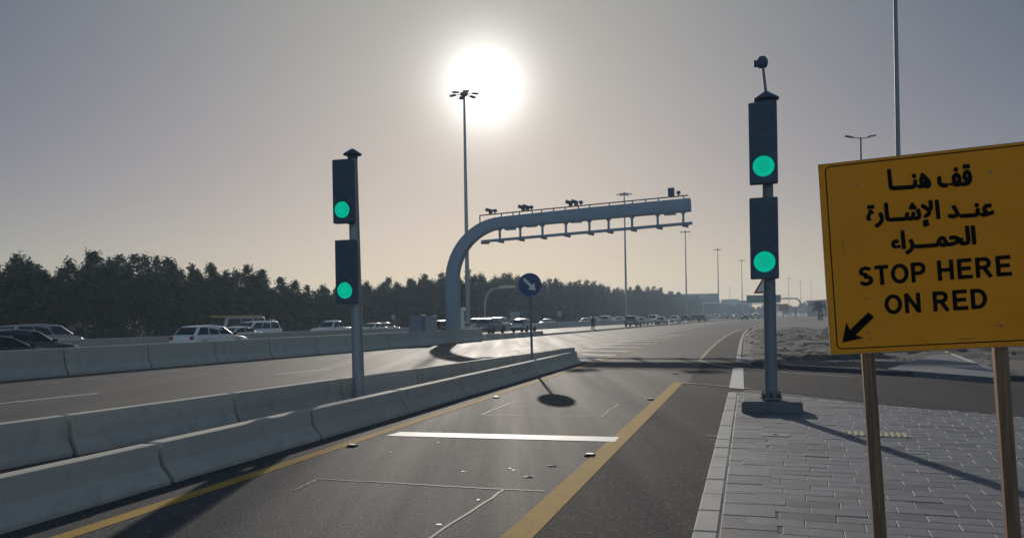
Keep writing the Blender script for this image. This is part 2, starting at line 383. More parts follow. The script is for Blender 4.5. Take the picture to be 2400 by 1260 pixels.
# white patch and stop line
b = MB(); b.sheet([G(1718, 862, .018), G(1742, 862, .018), G(1744, 911, .018), G(1709, 908, .018)])
tag(up_sheet(b.build('white_give_way_block', m_whi)), kind='structure')
b = MB(); b.sheet([G(938, 1011, .010), G(1452, 1023, .010), G(1441, 1034, .010), G(905, 1020, .010)])
tag(up_sheet(b.build('stop_line', m_whi)), kind='structure')
# hatching beyond the barrier nose
b = MB()
for a, c, wd in (((1362, 839), (1410, 842), .34), ((1362, 830), (1440, 833), .36), ((1366, 821.5), (1470, 823.5), .40), ((1380, 813.5), (1497, 814), .44), ((1412, 807), (1522, 805.5), .48), ((1448, 801), (1546, 798.5), .5), ((1486, 795.5), (1571, 792.5), .55), ((1522, 790.5), (1592, 787.5), .6), ((1556, 786), (1610, 783.5), .6)):
    b.ribbon(dense(G(*a), G(*c), 4), wd, .010)
tag(up_sheet(b.build('hatched_road_marking', m_whi)), kind='structure')
# main carriageway markings, left of the nose
b = MB(); p, q = G(-60, 911), G(800, 837); d = q-p; n_ = int(d.length/1.6)
for i in range(n_+30):
    b.ribbon([p+d.normalized()*(i*1.6), p+d.normalized()*(i*1.6+1.0)], .14, .004)
tag(up_sheet(b.build('dotted_edge_line', m_whi_old)), kind='structure')
b = MB(); p, q = G(0, 945), G(240, 921.5); d = (G(790, 862)-p).normalized()
for i in range(-1, 26):
    s0 = (q-p).length+9.4*i
    b.ribbon([p+d*(s0-3), p+d*s0], .14, .004)
tag(up_sheet(b.build('lane_dashes', m_whi)), kind='structure')
b = MB()
for v in (-28, -32, -47):
    for i in range(0, 60):
        b.ribbon([HW(40+i*12, v), HW(43+i*12, v)], .15, .004)
tag(up_sheet(b.build('motorway_lane_dashes', m_whi_old)), kind='structure')
b = MB(); b.ribbon([HW(60, -24.8), HW(420, -24.8)], .15, .004); b.ribbon([HW(75, -23.4), HW(420, -23.4)], .15, .004)
tag(up_sheet(b.build('carriageway_edge_line', m_whi_old)), kind='structure')
# detector loops: saw cuts filled with pale sealant
def cuts(name, segs):
    b = MB()
    for a, c in segs:
        pts = dense(a, c, 10); pts = [p+Vector((rng.uniform(-.012, .012), rng.uniform(-.012, .012), 0)) for p in pts]
        b.ribbon(pts, .028, .009)
    return tag(up_sheet(b.build(name, m_seal)), kind='structure')
c4 = [G(1128, 972), G(1205, 941), G(1450, 946), G(1408, 977)]
cuts('detector_loop_cut', [(c4[i], c4[(i+1) % 4]) for i in range(4)])
cuts('detector_loop_cut', [(G(690, 1150), G(745, 1123)), (G(745, 1123), G(1185, 1147)), (G(1185, 1147), G(985, 1275)), (G(1185, 1147), G(1275, 1152))])
# tyre-polished stains / splashes of paint
b = MB()
for px, py, sx, sy in ((1196, 1098, .02, .015), (1203, 1102, .02, .012), (915, 1060, .02, .012), (1027, 1037, .02, .012), (1085, 1105, .03, .012), (1030, 1230, .03, .015), (1120, 1172, .02, .015)):
    p = G(px, py); n = 9
    b.sheet([(p.x+sx*cos(2*pi*i/n)*rng.uniform(.6, 1.2), p.y+sy*2*sin(2*pi*i/n)*rng.uniform(.6, 1.2), .009) for i in range(n)])
tag(up_sheet(b.build('white_paint_splashes', m_whi)), kind='structure')

# ------------------------------------------------------------------ pavement of single pavers
PAV_END = [(-6, -.24), (16.45, -.24)]
cornerA = G(1716, 917, .12); cornerB = G(2340, 972, .12); cornerC = cornerB+(cornerB-cornerA)*1.6
def inside_pav(x, y):
    v = x*cos(LN.a)-y*sin(LN.a)
    if v < -.20: return False
    e = cornerB-cornerA
    return e.x*(y-cornerA.y)-e.y*(x-cornerA.x) < -.05*e.length
base = MB(); bpts = [LN(-6, -.25, .095), Vector((cornerA.x, cornerA.y, .095)), Vector((cornerC.x, cornerC.y, .095)), LN(-9, 13, .095)]
base.prism([(p.x, p.y) for p in bpts], lambda a, c, t: Vector((a, c, t)), -.04, .1145)
tag(base.build('pavement_bed', mat('paver_joint_sand', (.145, .148, .158), .95, var=.2, scale=8)), kind='structure')
PV = frame(20.5); pb = MB(); PW, PL = .42, .22
for r in range(-12, 95):
    off = (r % 2)*.5*PW+(r*37 % 7)*.011
    for c in range(-16, 30):
        u0, v0 = r*PL, c*PW+off
        if rng.random() < .14: wq = PW
        p = PV(u0, v0)
        if not inside_pav(p.x, p.y) or not inside_pav(*PV(u0+PL, v0)[:2]): continue
        if p.y < 2.2 or p.x > 11: continue
        q = PV(u0+PL/2, v0+PW/2)
        if q.x*cos(LN.a)-q.y*sin(LN.a) < .0: continue
        zz = [.12+rng.uniform(-.0016, .0016)+(-.0012 if rng.random() < .12 else 0)]*4; tx, ty = rng.uniform(-.0018, .0018), rng.uniform(-.0018, .0018)
        zz = [zz[0]-tx-ty, zz[0]+tx-ty, zz[0]+tx+ty, zz[0]-tx+ty]
        j = .002; cb = .004
        o4 = [(u0+j, v0+j), (u0+j, v0+PW-j), (u0+PL-j, v0+PW-j), (u0+PL-j, v0+j)]
        i4 = [(u0+j+cb, v0+j+cb), (u0+j+cb, v0+PW-j-cb), (u0+PL-j-cb, v0+PW-j-cb), (u0+PL-j-cb, v0+j+cb)]
        V = [PV(a, e_, .1) for a, e_ in o4]+[PV(a, e_, z-.004) for (a, e_), z in zip(o4, zz)]+[PV(a, e_, z) for (a, e_), z in zip(i4, zz)]
        Fq = [(8, 9, 10, 11)]
        for k in range(4):
            k2 = (k+1) % 4; Fq += [(4+k, 4+k2, 8+k2, 8+k), (k, k2, 4+k2, 4+k)]
        pb.add(V, Fq)
for r in range(-10, 41):                                            # header course along the kerb
    u0 = r*.40
    V = []; v0, v1 = -.232, .19; zz = .12+rng.uniform(-.003, .003)
    if u0+.4 > 16.2: continue
    for z, e_ in ((.1, .004), (zz-.006, .004), (zz, .011)):
        V += [LN(u0+e_, v0+e_, z), LN(u0+e_, v1-e_, z), LN(u0+.4-e_, v1-e_, z), LN(u0+.4-e_, v0+e_, z)]
    Fq = [(8, 9, 10, 11)]
    for k in range(4):
        k2 = (k+1) % 4; Fq += [(4+k, 4+k2, 8+k2, 8+k), (k, k2, 4+k2, 4+k)]
    pb.add(V, Fq)
tag(pb.build('pavement', m_paver), kind='structure')
def kerb_run(name, pts, wd, z0, z1, step=.9, m=m_kerb, bev=.012):
    b = MB(); 
    for a, c in zip(pts[:-1], pts[1:]):
        d = Vector((c.x-a.x, c.y-a.y, 0)); n = max(1, round(d.length/step)); d /= n
        for i in range(n):
            p = Vector((a.x, a.y, 0))+d*i; t = d.normalized(); nn = Vector((t.y, -t.x, 0)); e_ = t*.006
            q0, q1 = p+e_, p+d-e_
            dz = rng.uniform(-.004, .004)
            poly = [q0, q1, q1+nn*wd, q0+nn*wd]
            b.prism([(k.x, k.y) for k in poly], lambda x, y, tt: Vector((x, y, tt)), z0, z1+dz)
    return tag(b.build(name, m, bevel=bev, seg=1), kind='structure')
kerb_run('kerb', [LN(-6, -.42), LN(16.5, -.42)], .18, -.05, .122, .62)
kerb_run('kerb', [Vector((cornerA.x, cornerA.y, 0)), Vector((cornerC.x, cornerC.y, 0))], .14, -.05, .118, .8)

# ------------------------------------------------------------------ rough island beyond the slip road
edge = [G(2900, 945), G(2400, 893), G(2100, 880), G(1860, 866), G(1760, 855), G(1726, 846), G(1735, 800), G(1741, 785), G(1752, 773), G(1790, 762)]
far = [HW(160, 11), HW(420, 11)]
kerb_run('island_kerb', edge[:5], .16, -.05, .13, .9, mat('shade_toned_kerb', (.055, .06, .075), .8, var=.25, scale=5))  # near-black colour puts the shade of the kerb face into the stone
kerb_run('island_kerb', edge[4:6], .16, -.05, .13, .9)
kerb_run('island_kerb', edge[5:], .16, -.05, .13, .9)
PATH = [G(2080, 864, .145), G(2215, 822, .145), G(2345, 869, .145), G(2330, 884, .145)]
poly = [(p.x, p.y) for p in edge+far]+[(330, 420), (330, 10), (60, 5)]
def sdist(x, y):
    ins = False; dm = 1e9; n = len(poly)
    for i in range(n):
        x1, y1 = poly[i]; x2, y2 = poly[(i+1) % n]
        if (y1 > y) != (y2 > y) and x < (x2-x1)*(y-y1)/(y2-y1)+x1: ins = not ins
        dx, dy = x2-x1, y2-y1; t = max(0, min(1, ((x-x1)*dx+(y-y1)*dy)/(dx*dx+dy*dy)))
        dm = min(dm, math.hypot(x-x1-t*dx, y-y1-t*dy))
    return dm if ins else -dm
from mathutils import noise as MN
def terr(x, y):
    s = sdist(x, y)
    if s < .08: return -.15
    c = sum(PATH, Vector())/4
    if math.hypot(x-c.x, y-c.y) < 5: return .07
    n = MN.fractal(Vector((x*.3, y*.3, 3)), .9, 2.0, 5)*.16+abs(MN.fractal(Vector((x*.95, y*.95, 9)), .7, 2, 4))*.22
    return .09+max(0, n+.04)*min(1, s/1.2)
def grid(x0, x1, y0, y1, st):
    b = MB(); nx, ny = int((x1-x0)/st), int((y1-y0)/st); V = []
    for j in range(ny+1):
        for i in range(nx+1):
            x, y = x0+i*st, y0+j*st; V.append((x, y, terr(x, y)))
    Fq = []
    for j in range(ny):
        for i in range(nx):
            q = (j*(nx+1)+i, j*(nx+1)+i+1, (j+1)*(nx+1)+i+1, (j+1)*(nx+1)+i)
            if max(V[k][2] for k in q) > 0: Fq.append(q)
    b.add(V, Fq); return b
o = grid(6, 46, 12, 72, .28).build('dirt_island', m_dirt, smooth=80, fix=False); tag(o, kind='structure')
o = grid(20, 330, 72, 420, 4).build('dirt_island', m_dirt, smooth=80, fix=False); tag(o, kind='structure')
o = grid(46, 330, 8, 72, 2.5).build('dirt_island', m_dirt, smooth=80, fix=False); tag(o, kind='structure')
# rubble lying on the dirt
b = MB()
for i in range(2600):
    x, y = rng.uniform(7, 40), rng.uniform(15, 70)
    if sdist(x, y) < .3: continue
    s = rng.uniform(.012, .045)*(1.7 if rng.random() < .1 else 1); z = terr(x, y)
    rot = Matrix.Rotation(rng.uniform(0, 6), 3, 'Z') @ Matrix.Rotation(rng.uniform(-.6, .6), 3, 'X')
    V = [Vector((x, y, z+s*.25))+rot @ Vector((a*s*rng.uniform(.7, 1.3), c*s*rng.uniform(.6, 1.2), e_*s*.6*rng.uniform(.6, 1.2))) for e_ in (-1, 1) for c in (-1, 1) for a in (-1, 1)]
    b.add(V, [(0, 2, 3, 1), (4, 5, 7, 6), (0, 1, 5, 4), (2, 6, 7, 3), (0, 4, 6, 2), (1, 3, 7, 5)])
tag(b.build('rubble', mat('rubble_stone', (.16, .145, .135), .9, var=.4, scale=3)), 'scattered grey stones and clods over the dirt island', 'rubble', kind='stuff')
# paved path behind the sign
b = MB(); b.prism([(p.x, p.y) for p in PATH], lambda x, y, t: Vector((x, y, t)), -.02, .145)
tag(b.build('path', m_paver), kind='structure')
kerb_run('path_kerb', [G(2215, 821, .16), G(2350, 871, .16)], .10, .0, .165, .9)
b = MB(); q0 = G(1884, 803, .35); tdir = Vector((.97, -.24, 0))
b.box(q0+tdir*1.4+Vector((0, 0, -.06)), (2.9, .22, .16), Matrix.Rotation(math.atan2(-.24, .97), 3, 'Z'))
tag(b.build('kerb_stone', m_conc2, bevel=.015), 'loose pale kerb stone lying on the dirt beside the yellow sign', 'kerb stone')
for i, (px, py, ln_) in enumerate(((1962, 768, 3.0), (1958, 781, 2.6))):
    p = G(px+14, py, .3); b = MB(); b.box(p, (ln_, .5, .28), Matrix.Rotation(-.3, 3, 'Z'))
    tag(b.build('concrete_slab', m_kerb, bevel=.02), ('pale concrete slab far back on the dirt left of the sign edge', 'pale concrete slab nearer the camera, left of the sign edge')[i], 'slab')
# tactile cover in the pavement
b = MB(); q = [G(1975, 1023, .128), G(2000, 1007, .128), G(2105, 1010, .128), G(2122, 1026, .128)]
cen = sum(q, Vector())/4; tc_ = thing('tactile_plate', 'yellow ribbed tactile plate set in the grey pavement', 'tactile plate', (cen.x, cen.y, .12), -PV.a)
b.box((0, 0, .001), (.80, .42, .012)); b.build('plate', mat('plate_grey', (.24, .23, .21), .7, var=.2, scale=9), tc_)
b = MB()
for i in range(11): b.box((-.36+i*.072, 0, .010), (.034, .36, .012))
b.build('rib', mat('tactile_yellow', (.48, .41, .24), .7, var=.3, scale=20), tc_, bevel=.004)
q = G(1818, 1019, .12); tc_ = thing('cover_plate', 'small pale square cover plate in the pavement near the signal base', 'cover plate', (q.x, q.y, .12), -PV.a)
b = MB(); b.box((0, 0, .001), (.36, .22, .012)); b.build('plate', mat('plate_pale', (.27, .26, .22), .75, var=.25, scale=14), tc_, bevel=.003)
b = MB(); b.box((0, 0, .008), (.05, .03, .01)); b.build('handle', m_dark, tc_)
b = MB(); b.ribbon([G(1655, 1022), G(1688, 1024)], .06, .013); tag(up_sheet(b.build('kerb_tick_mark', m_whi_old)), kind='structure')

# road studs and litter
STUDS = ((826, 1046, 'near the left yellow line below the stop line'), (1163, 932, 'on the left yellow line above the far loop'), (1525, 937, 'beside the right yellow line near its far end'), (1383, 1068, 'beside the right yellow line below the stop line'), (1583, 876, 'in the mouth of the slip road'))
for px, py, wh in STUDS:
    p = G(px, py); t = thing('road_stud', 'low black road stud with pale top '+wh, 'road stud', (p.x, p.y, 0), -LN.a, 'road studs along the lane')
    b = MB(); b.prism([(-.075, 0), (-.05, .028), (.05, .028), (.075, 0)], lambda a, z, y: Vector((a, y, z)), -.05, .05); b.build('base', m_dark, t, bevel=.004)
    b = MB(); b.box((0, 0, .030), (.09, .07, .008)); b.build('reflector', m_white, t)
for px, py, s, lb in ((1295, 1092, .085, 'crumpled white paper scrap nearest the right yellow line'), (1240, 1118, .07, 'crumpled white paper scrap nearest the saw cut corner')):
    p = G(px, py); b = MB(); n = 9
    V = [p+Vector((0, 0, .022))]+[p+Vector((s*cos(2*pi*i/n)*rng.uniform(.5, 1), s*.8*sin(2*pi*i/n)*rng.uniform(.5, 1), rng.uniform(.008, .02))) for i in range(n)]
    b.add(V, [(0, 1+i, 1+(i+1) % n) for i in range(n)]); tag(b.build('paper_scrap', m_litter, fix=False), lb, 'litter', 'paper scraps on the lane')

# ------------------------------------------------------------------ concrete barriers
ORD = ['first', 'second', 'third', 'fourth', 'fifth', 'sixth', 'seventh', 'eighth', 'ninth', 'tenth', 'eleventh', 'twelfth', 'thirteenth', 'fourteenth', 'fifteenth', 'sixteenth', 'seventeenth', 'eighteenth', 'nineteenth', 'twentieth', 'twenty-first', 'twenty-second', 'twenty-third', 'twenty-fourth', 'twenty-fifth', 'twenty-sixth', 'twenty-seventh', 'twenty-eighth', 'twenty-ninth', 'thirtieth', 'thirty-first', 'thirty-second']
LOW = [(-.27, 0), (-.27, .05), (-.135, .20), (-.10, .43), (.10, .43), (.135, .20), (.27, .05), (.27, 0)]
REAR = [(-.20, 0), (-.20, .06), (-.12, .20), (-.09, .53), (.09, .53), (.12, .20), (.20, .06), (.20, 0)]
TALL = [(-.31, 0), (-.31, .08), (-.17, .34), (-.10, .95), (.10, .95), (.17, .34), (.31, .08), (.31, 0)]
def seg_mesh(prof, L, seed):
    r = random.Random(seed); b = MB(); n = 8; m = len(prof)
    V = []
    xs = [-L/2+L*i/n for i in range(n+1)]
    for i, x in enumerate(xs):
        for k, (y, z) in enumerate(prof):
            jj = .006 if z < .1 else .0012
            V.append((x, y+r.uniform(-jj, jj), max(0, z+(r.uniform(-jj, jj) if z > 0 else 0))))
    Fq = [(i*m+k, i*m+k+1, (i+1)*m+k+1, (i+1)*m+k) for i in range(n) for k in range(m-1)]
    Fq += [tuple(range(m)), tuple(range(n*m+m-1, n*m-1, -1))]
    b.add(V, Fq); return b
SEGM = {}
def barrier(name, prof, key, p0, d, L, label, group, z=0, gap=.075):
    k = (key, rng.randrange(4))
    if k not in SEGM:
        o = seg_mesh(prof, L-gap, k[1]+11).build(name, m_conc, bevel=.013, seg=2); SEGM[k] = o.data; o.data.name = name
    else:
        o = bpy.data.objects.new(name, SEGM[k]); COL.objects.link(o)
    c = p0+d*(L/2); o.location = (c.x+rng.uniform(-.012, .012), c.y+rng.uniform(-.012, .012), z)
    o.rotation_euler = (0, 0, math.atan2(d.y, d.x)+rng.uniform(-.004, .004)+(pi if rng.random() < .5 else 0))
    return tag(o, label, 'barrier', group)
Lb = 3.05; us = [28.25-Lb*(i+1) for i in range(9)]
dl = Vector((sin(LN.a), cos(LN.a), 0))
for i, u in enumerate(us):
    barrier('concrete_barrier', LOW, 'low', LN(u, -6.23), dl, Lb, 'low concrete block beside the left yellow line, %s from the nose end' % ORD[i], 'low barrier blocks beside the bypass lane')
A0, A1 = Vector((-5.98, 10.33, 0)), Vector((2.0, 29.2, 0)); d2 = (A1-A0).normalized(); tl = (A1-A0).length
off = ((A1-G(570, 921, .53)).dot(d2)) % Lb
for i in range(10):
    barrier('concrete_barrier', REAR, 'rear', A1-d2*(Lb*i+off), d2, Lb, 'low concrete block in the rear barrier row, %s from the nose end' % ORD[i], 'low barrier blocks beside the main carriageway')
dh = Vector((sin(HW.a), cos(HW.a), 0)); Lt = 3.6
B1 = [HW(12+Lt*i, -24.35) for i in range(12)]
for i, p in enumerate(B1):
    barrier('tall_concrete_barrier', TALL, 'tall', p, dh, Lt, 'tall concrete block hiding the traffic, %s from its far end' % ORD[11-i], 'tall barrier blocks along the carriageway edge')
for i in range(4):
    barrier('concrete_barrier', LOW, 'low', HW(55.4+3.6*i, -24.3), dh, 3.05+.5, 'low concrete block carrying on past the gantry foot, %s from the tall barrier' % ORD[i], 'low barrier blocks past the tall barrier', gap=.5)
for i in range(46):
    p = HW(20+Lt*i, -38.2)
    barrier('tall_concrete_barrier', TALL, 'tall', p, dh, Lt, 'concrete median barrier block in the far row before the trees', 'median barrier blocks')
for i in range(60):                                                 # low divider blocks carrying on past the tall barrier
    gap = 0 if i < 14 else 1.0
    p = HW(70+(3.0*i if i < 14 else 42+4.2*(i-14)), -24.2)
    key = ('div', 0)
    if key not in SEGM:
        b = MB(); b.prism([(-.2, 0), (-.16, .16), (.16, .16), (.2, 0)], lambda y, z, x: Vector((x, y, z)), -1.48, 1.48)
        o = b.build('lane_divider', m_conc2, bevel=.02); SEGM[key] = o.data
    else: o = bpy.data.objects.new('lane_divider', SEGM[key]); COL.objects.link(o)
    o.location = p; o.rotation_euler = (0, 0, pi/2-HW.a); tag(o, 'low kerb-like divider block between the main and bypass carriageways', 'divider', 'lane divider blocks')

# ------------------------------------------------------------------ traffic signals
def head(parent, x, y, zc, lit=True):
    Wd, Ht, Dp = .435, 1.30, .17
    b = MB(); b.box((x, y, zc), (Wd, Dp, Ht)); b.box((x, y+Dp*.5+.03, zc), (Wd*.7, .06, Ht*.9))
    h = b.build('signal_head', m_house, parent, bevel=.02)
    rx = Matrix.Rotation(R(90), 3, 'X')                             # lens axis towards -y
    for k, zo in enumerate((-.38, .0, .38)):
        c = Vector((x, y-Dp/2, zc+zo))
        b = MB(); b.lathe([(.165, 0), (.165, .012), (.12, .030), (.0, .036)] if k == 0 else [(.178, 0), (.178, .010), (.12, .016), (.0, .018)], c, 28, rx)
        b.build('lens', m_green if (k == 0 and lit) else m_lensoff, h, smooth=50)
        b = MB(); n = 22; V = []                                    # open visor, longer on top
        for i in range(n+1):
            a = R(-35)+R(250)*i/n; ca, sa = cos(a), sin(a); ln_ = (.035+.06*max(0, sa)) if k == 0 else .014
            for r_, yy in ((.178, 0), (.178, -ln_), (.186, -ln_), (.186, 0)):
                V.append(c+Vector((r_*ca, yy, r_*sa)))
        Fq = []
        for i in range(n):
            for k2 in range(4): Fq.append((i*4+k2, i*4+(k2+1) % 4, (i+1)*4+(k2+1) % 4, (i+1)*4+k2))
        Fq += [(0, 1, 2, 3), (n*4+3, n*4+2, n*4+1, n*4)]
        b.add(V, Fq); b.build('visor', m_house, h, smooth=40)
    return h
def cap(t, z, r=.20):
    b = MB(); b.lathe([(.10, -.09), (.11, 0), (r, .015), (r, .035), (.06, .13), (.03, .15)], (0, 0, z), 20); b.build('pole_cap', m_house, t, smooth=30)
# signal on the pavement
gp = D(1808, 935, 12.6); gx, gy = gp.x, gp.y
t = thing('traffic_signal', 'tall grey traffic signal on a concrete block on the pavement, two green lamps', 'traffic signal', (gx, gy, .12), -LN.a, 'traffic signals')
b = MB(); b.box((0, .02, .09), (.93, .62, .20)); b.build('concrete_footing', mat('footing_concrete', (.12, .125, .135), .85, var=.25, scale=4, bump=.4, bscale=30), t, bevel=.035)
b = MB(); b.cyl((0, 0, .24), (0, 0, 3.30), .098, .092, 24); b.cyl((0, 0, 3.30), (0, 0, 5.06), .086, .08, 24); b.build('pole', m_galvd, t, smooth=30)
b = MB(); b.lathe([(.17, .215), (.17, .24), (.105, .245), (.10, .30)], (0, 0, 0), 20)
b.build('base_flange', m_galvd, t, smooth=30)
for k in range(6):
    a = pi/6+k*pi/3; b = MB(); b.cyl((.145*cos(a), .145*sin(a), .19), (.145*cos(a), .145*sin(a), .335), .014, n=8); b.cyl((.145*cos(a), .145*sin(a), .24), (.145*cos(a), .145*sin(a), .27), .028, n=6); b.cyl((.145*cos(a), .145*sin(a), .28), (.145*cos(a), .145*sin(a), .29), .034, n=10)
    b.build('anchor_bolt', m_rust, t)
def hz(px, py, Y): return D(px, py, Y).z-.12
zu = hz(1790, 342, 12.6); zl = hz(1795, 561, 12.6)
head(t, -.065, -.21, zu); head(t, -.075, -.21, zl)
b = MB()
for zz in (zu+.4, zu-.4, zl+.4, zl-.4): b.box((0, -.09, zz), (.10, .12, .06)); b.lathe([(.105, -.03), (.105, .03)], (0, 0, zz), 16)
b.build('mounting_bracket', m_galvd, t)
cap(t, 5.06, .20)
b = MB(); b.cyl((0, 0, 5.15), (-.045, 0, 5.62), .026, .024, 10); b.build('camera_mast', m_galvd, t)
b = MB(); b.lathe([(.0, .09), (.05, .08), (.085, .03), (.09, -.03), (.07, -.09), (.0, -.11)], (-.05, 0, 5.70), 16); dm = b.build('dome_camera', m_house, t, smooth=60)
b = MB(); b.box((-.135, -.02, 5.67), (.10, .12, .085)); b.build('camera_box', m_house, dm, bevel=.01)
# signal standing between the barrier rows
lp = D(850, 915, 16.0)
t = thing('traffic_signal', 'grey traffic signal standing between the two low barrier rows, two green lamps', 'traffic signal', (lp.x-.08, lp.y, 0), -R(15), 'traffic signals')
tilt = R(.8)
b = MB(); b.cyl((0, 0, 0), (-.05, 0, 5.12), .125, .10, 24); b.build('pole', m_galv, t, smooth=30)
b = MB(); b.lathe([(.2, 0), (.2, .03), (.13, .035)], (0, 0, 0), 16); b.build('base_flange', m_galvd, t)
z1 = D(815, 452, 16).z; z2 = D(825, 638, 16).z
h1 = head(t, -.15, -.215, z1); h2 = head(t, -.12, -.215, z2)
b = MB()
for zz, xx in ((z1-.60, -.10), (z2+.60, -.09), (z1+.35, -.12), (z2-.35, -.1)): b.box((xx+.03, -.11, zz), (.16, .14, .10))
b.build('mounting_bracket', m_galvd, t, bevel=.015)
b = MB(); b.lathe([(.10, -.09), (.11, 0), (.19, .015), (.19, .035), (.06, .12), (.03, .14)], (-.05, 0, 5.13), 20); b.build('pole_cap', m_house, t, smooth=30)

# ------------------------------------------------------------------ keep-right disc
dp_ = D(1240, 667, 25.3)
t = thing('keep_right_sign', 'round blue sign with white arrow pointing down right, between the barrier rows', 'road sign', (dp_.x+.03, 25.35, 0), -R(6))
zc = dp_.z
b = MB(); b.cyl((.03, .0, 0), (0, .0, zc+.25), .042, .040, 14); b.build('pole', m_galvd, t, smooth=30)
b = MB(); rx = Matrix.Rotation(R(90), 3, 'X'); b.lathe([(.385, 0), (.385, .018)], (0, -.05, zc), 48, rx); dsc = b.build('disc', m_blue, t)
b = MB(); b.lathe([(.375, .0), (.375, .003), (.355, .003), (.355, 0)], (0, -.069, zc), 48, rx); b.build('rim', mat('pale_blue_edge', (.10, .17, .36), .5), dsc)
b = MB(); ar = [(-.28, .045), (.06, .045), (.06, .15), (.27, 0), (.06, -.15), (.06, -.045), (-.28, -.045)]; a_ = R(-45)
b.prism([(x*cos(a_)-y*sin(a_), x*sin(a_)+y*cos(a_)) for x, y in ar], lambda x, z, y: Vector((x, y, zc+z)), -.073, -.0685); b.build('arrow', m_white, dsc)
b = MB(); b.box((0, -.035, zc+.15), (.16, .03, .04)); b.box((0, -.035, zc-.15), (.16, .03, .04)); b.build('clamp', m_galvd, t)

# red triangle half hidden by the signal pole
tp = D(1791, 687, 32)
t = thing('warning_sign', 'red bordered triangle warning sign half hidden behind the right signal pole', 'road sign', (tp.x, tp.y, .1), -R(15))
zb = tp.z-.1; sd = .84; hgt = sd*.866
b = MB(); b.cyl((0, .05, 0), (0, .05, zb+hgt*.9), .035, n=12); b.build('pole', m_galvd, t)
def tri(s): return [(-sd/2*s, zb+hgt/3-hgt/3*s), (sd/2*s, zb+hgt/3-hgt/3*s), (0, zb+hgt/3+hgt*2/3*s)]
b = MB(); b.prism(tri(1), lambda x, z, y: Vector((x, y, z)), -.01, .012); pl = b.build('plate', m_red, t)
b = MB(); b.prism(tri(.70), lambda x, z, y: Vector((x, y, z)), -.014, -.0105); b.build('plate_face', m_white, pl)
b = MB(); b.box((.0, -.017, zb+hgt*.36), (.05, .004, .26)); b.build('symbol', m_black, pl)

# ------------------------------------------------------------------ the yellow board
BW, BH = 1.19, 1.153
BL = D(1948, 830, 4.70)                                             # lower left corner of the board
t = thing('stop_board', 'large yellow STOP HERE ON RED board with Arabic lines on two timber posts', 'sign board', BL, -R(17))
t.rotation_euler = (Matrix.Rotation(-R(17), 3, 'Z') @ Matrix.Rotation(-R(2.65), 3, 'Y')).to_euler()
b = MB(); b.box((BW/2, .0125, BH/2), (BW, .025, BH)); bo = b.build('board', [m_board], t, bevel=.002, seg=1)
b = MB(); e_ = .004
for x0, z0, x1, z1 in ((-.004, 0, 0, BH), (BW, 0, BW+.004, BH), (-.004, BH, BW+.004, BH+.004), (-.004, -.004, BW+.004, 0)): b.box(((x0+x1)/2, .0125, (z0+z1)/2), (x1-x0, .027, z1-z0))
b.build('board_edge', m_boardedge, bo)
def rrect(l_, b_, t_, r, n=6):
    P = []
    for cx, cz, a0 in ((BW-l_-r, BH-t_-r, 0), (l_+r, BH-t_-r, 90), (l_+r, b_+r, 180), (BW-l_-r, b_+r, 270)):
        for i in range(n+1): a = R(a0+90*i/n); P.append((cx+r*cos(a), cz+r*sin(a)))
    return P
b = MB(); o1, o2 = rrect(.034, .028, .013, .030), rrect(.0405, .0345, .0195, .0235); n = len(o1); V = [(x, -.0015, z) for x, z in o1+o2]
b.add(V, [(i, (i+1) % n, n+(i+1) % n, n+i) for i in range(n)]); b.build('border_line', m_black, bo, fix=False)
# where a pixel of the photograph falls on the board's own plane
Mi = t.rotation_euler.to_matrix(); nrm = Mi @ Vector((0, 1, 0))
def onboard(px, py):
    r, u = ray(px, py); d = Vector((r, 1, u)); o_ = Vector((0, 0, CZ)); s = (BL-o_).dot(nrm)/d.dot(nrm)
    q = Mi.transposed() @ (o_+d*s-BL); return q.x, q.z
def stroke(b, pts, wd, y=-.002, closed=False):
    pts = [Vector((p[0], 0, p[1])) for p in pts]; K = len(pts); V = []
    for k in range(K):
        if closed: a, c = pts[(k-1) % K], pts[(k+1) % K]
        else: a, c = pts[max(k-1, 0)], pts[min(k+1, K-1)]
        p = pts[k]; t1 = (p-a).normalized() if (p-a).length > 1e-9 else (c-p).normalized(); t2 = (c-p).normalized() if (c-p).length > 1e-9 else t1
        tt = (t1+t2).normalized(); nn = Vector((-tt.z, 0, tt.x)); n1 = Vector((-t1.z, 0, t1.x)); f = 1/max(.5, nn.dot(n1))
        for s in (1, -1): q = p+nn*(s*wd/2*f); V.append((q.x, y, q.z))
    Fq = [(2*k, 2*k+1, (2*k+3) % (2*K), (2*k+2) % (2*K)) for k in range(K if closed else K-1)]
    b.add(V, Fq)
def arc(cx, cz, rx_, rz_, a0, a1, n=14): return [(cx+rx_*cos(R(a0+(a1-a0)*i/n)), cz+rz_*sin(R(a0+(a1-a0)*i/n))) for i in range(n+1)]
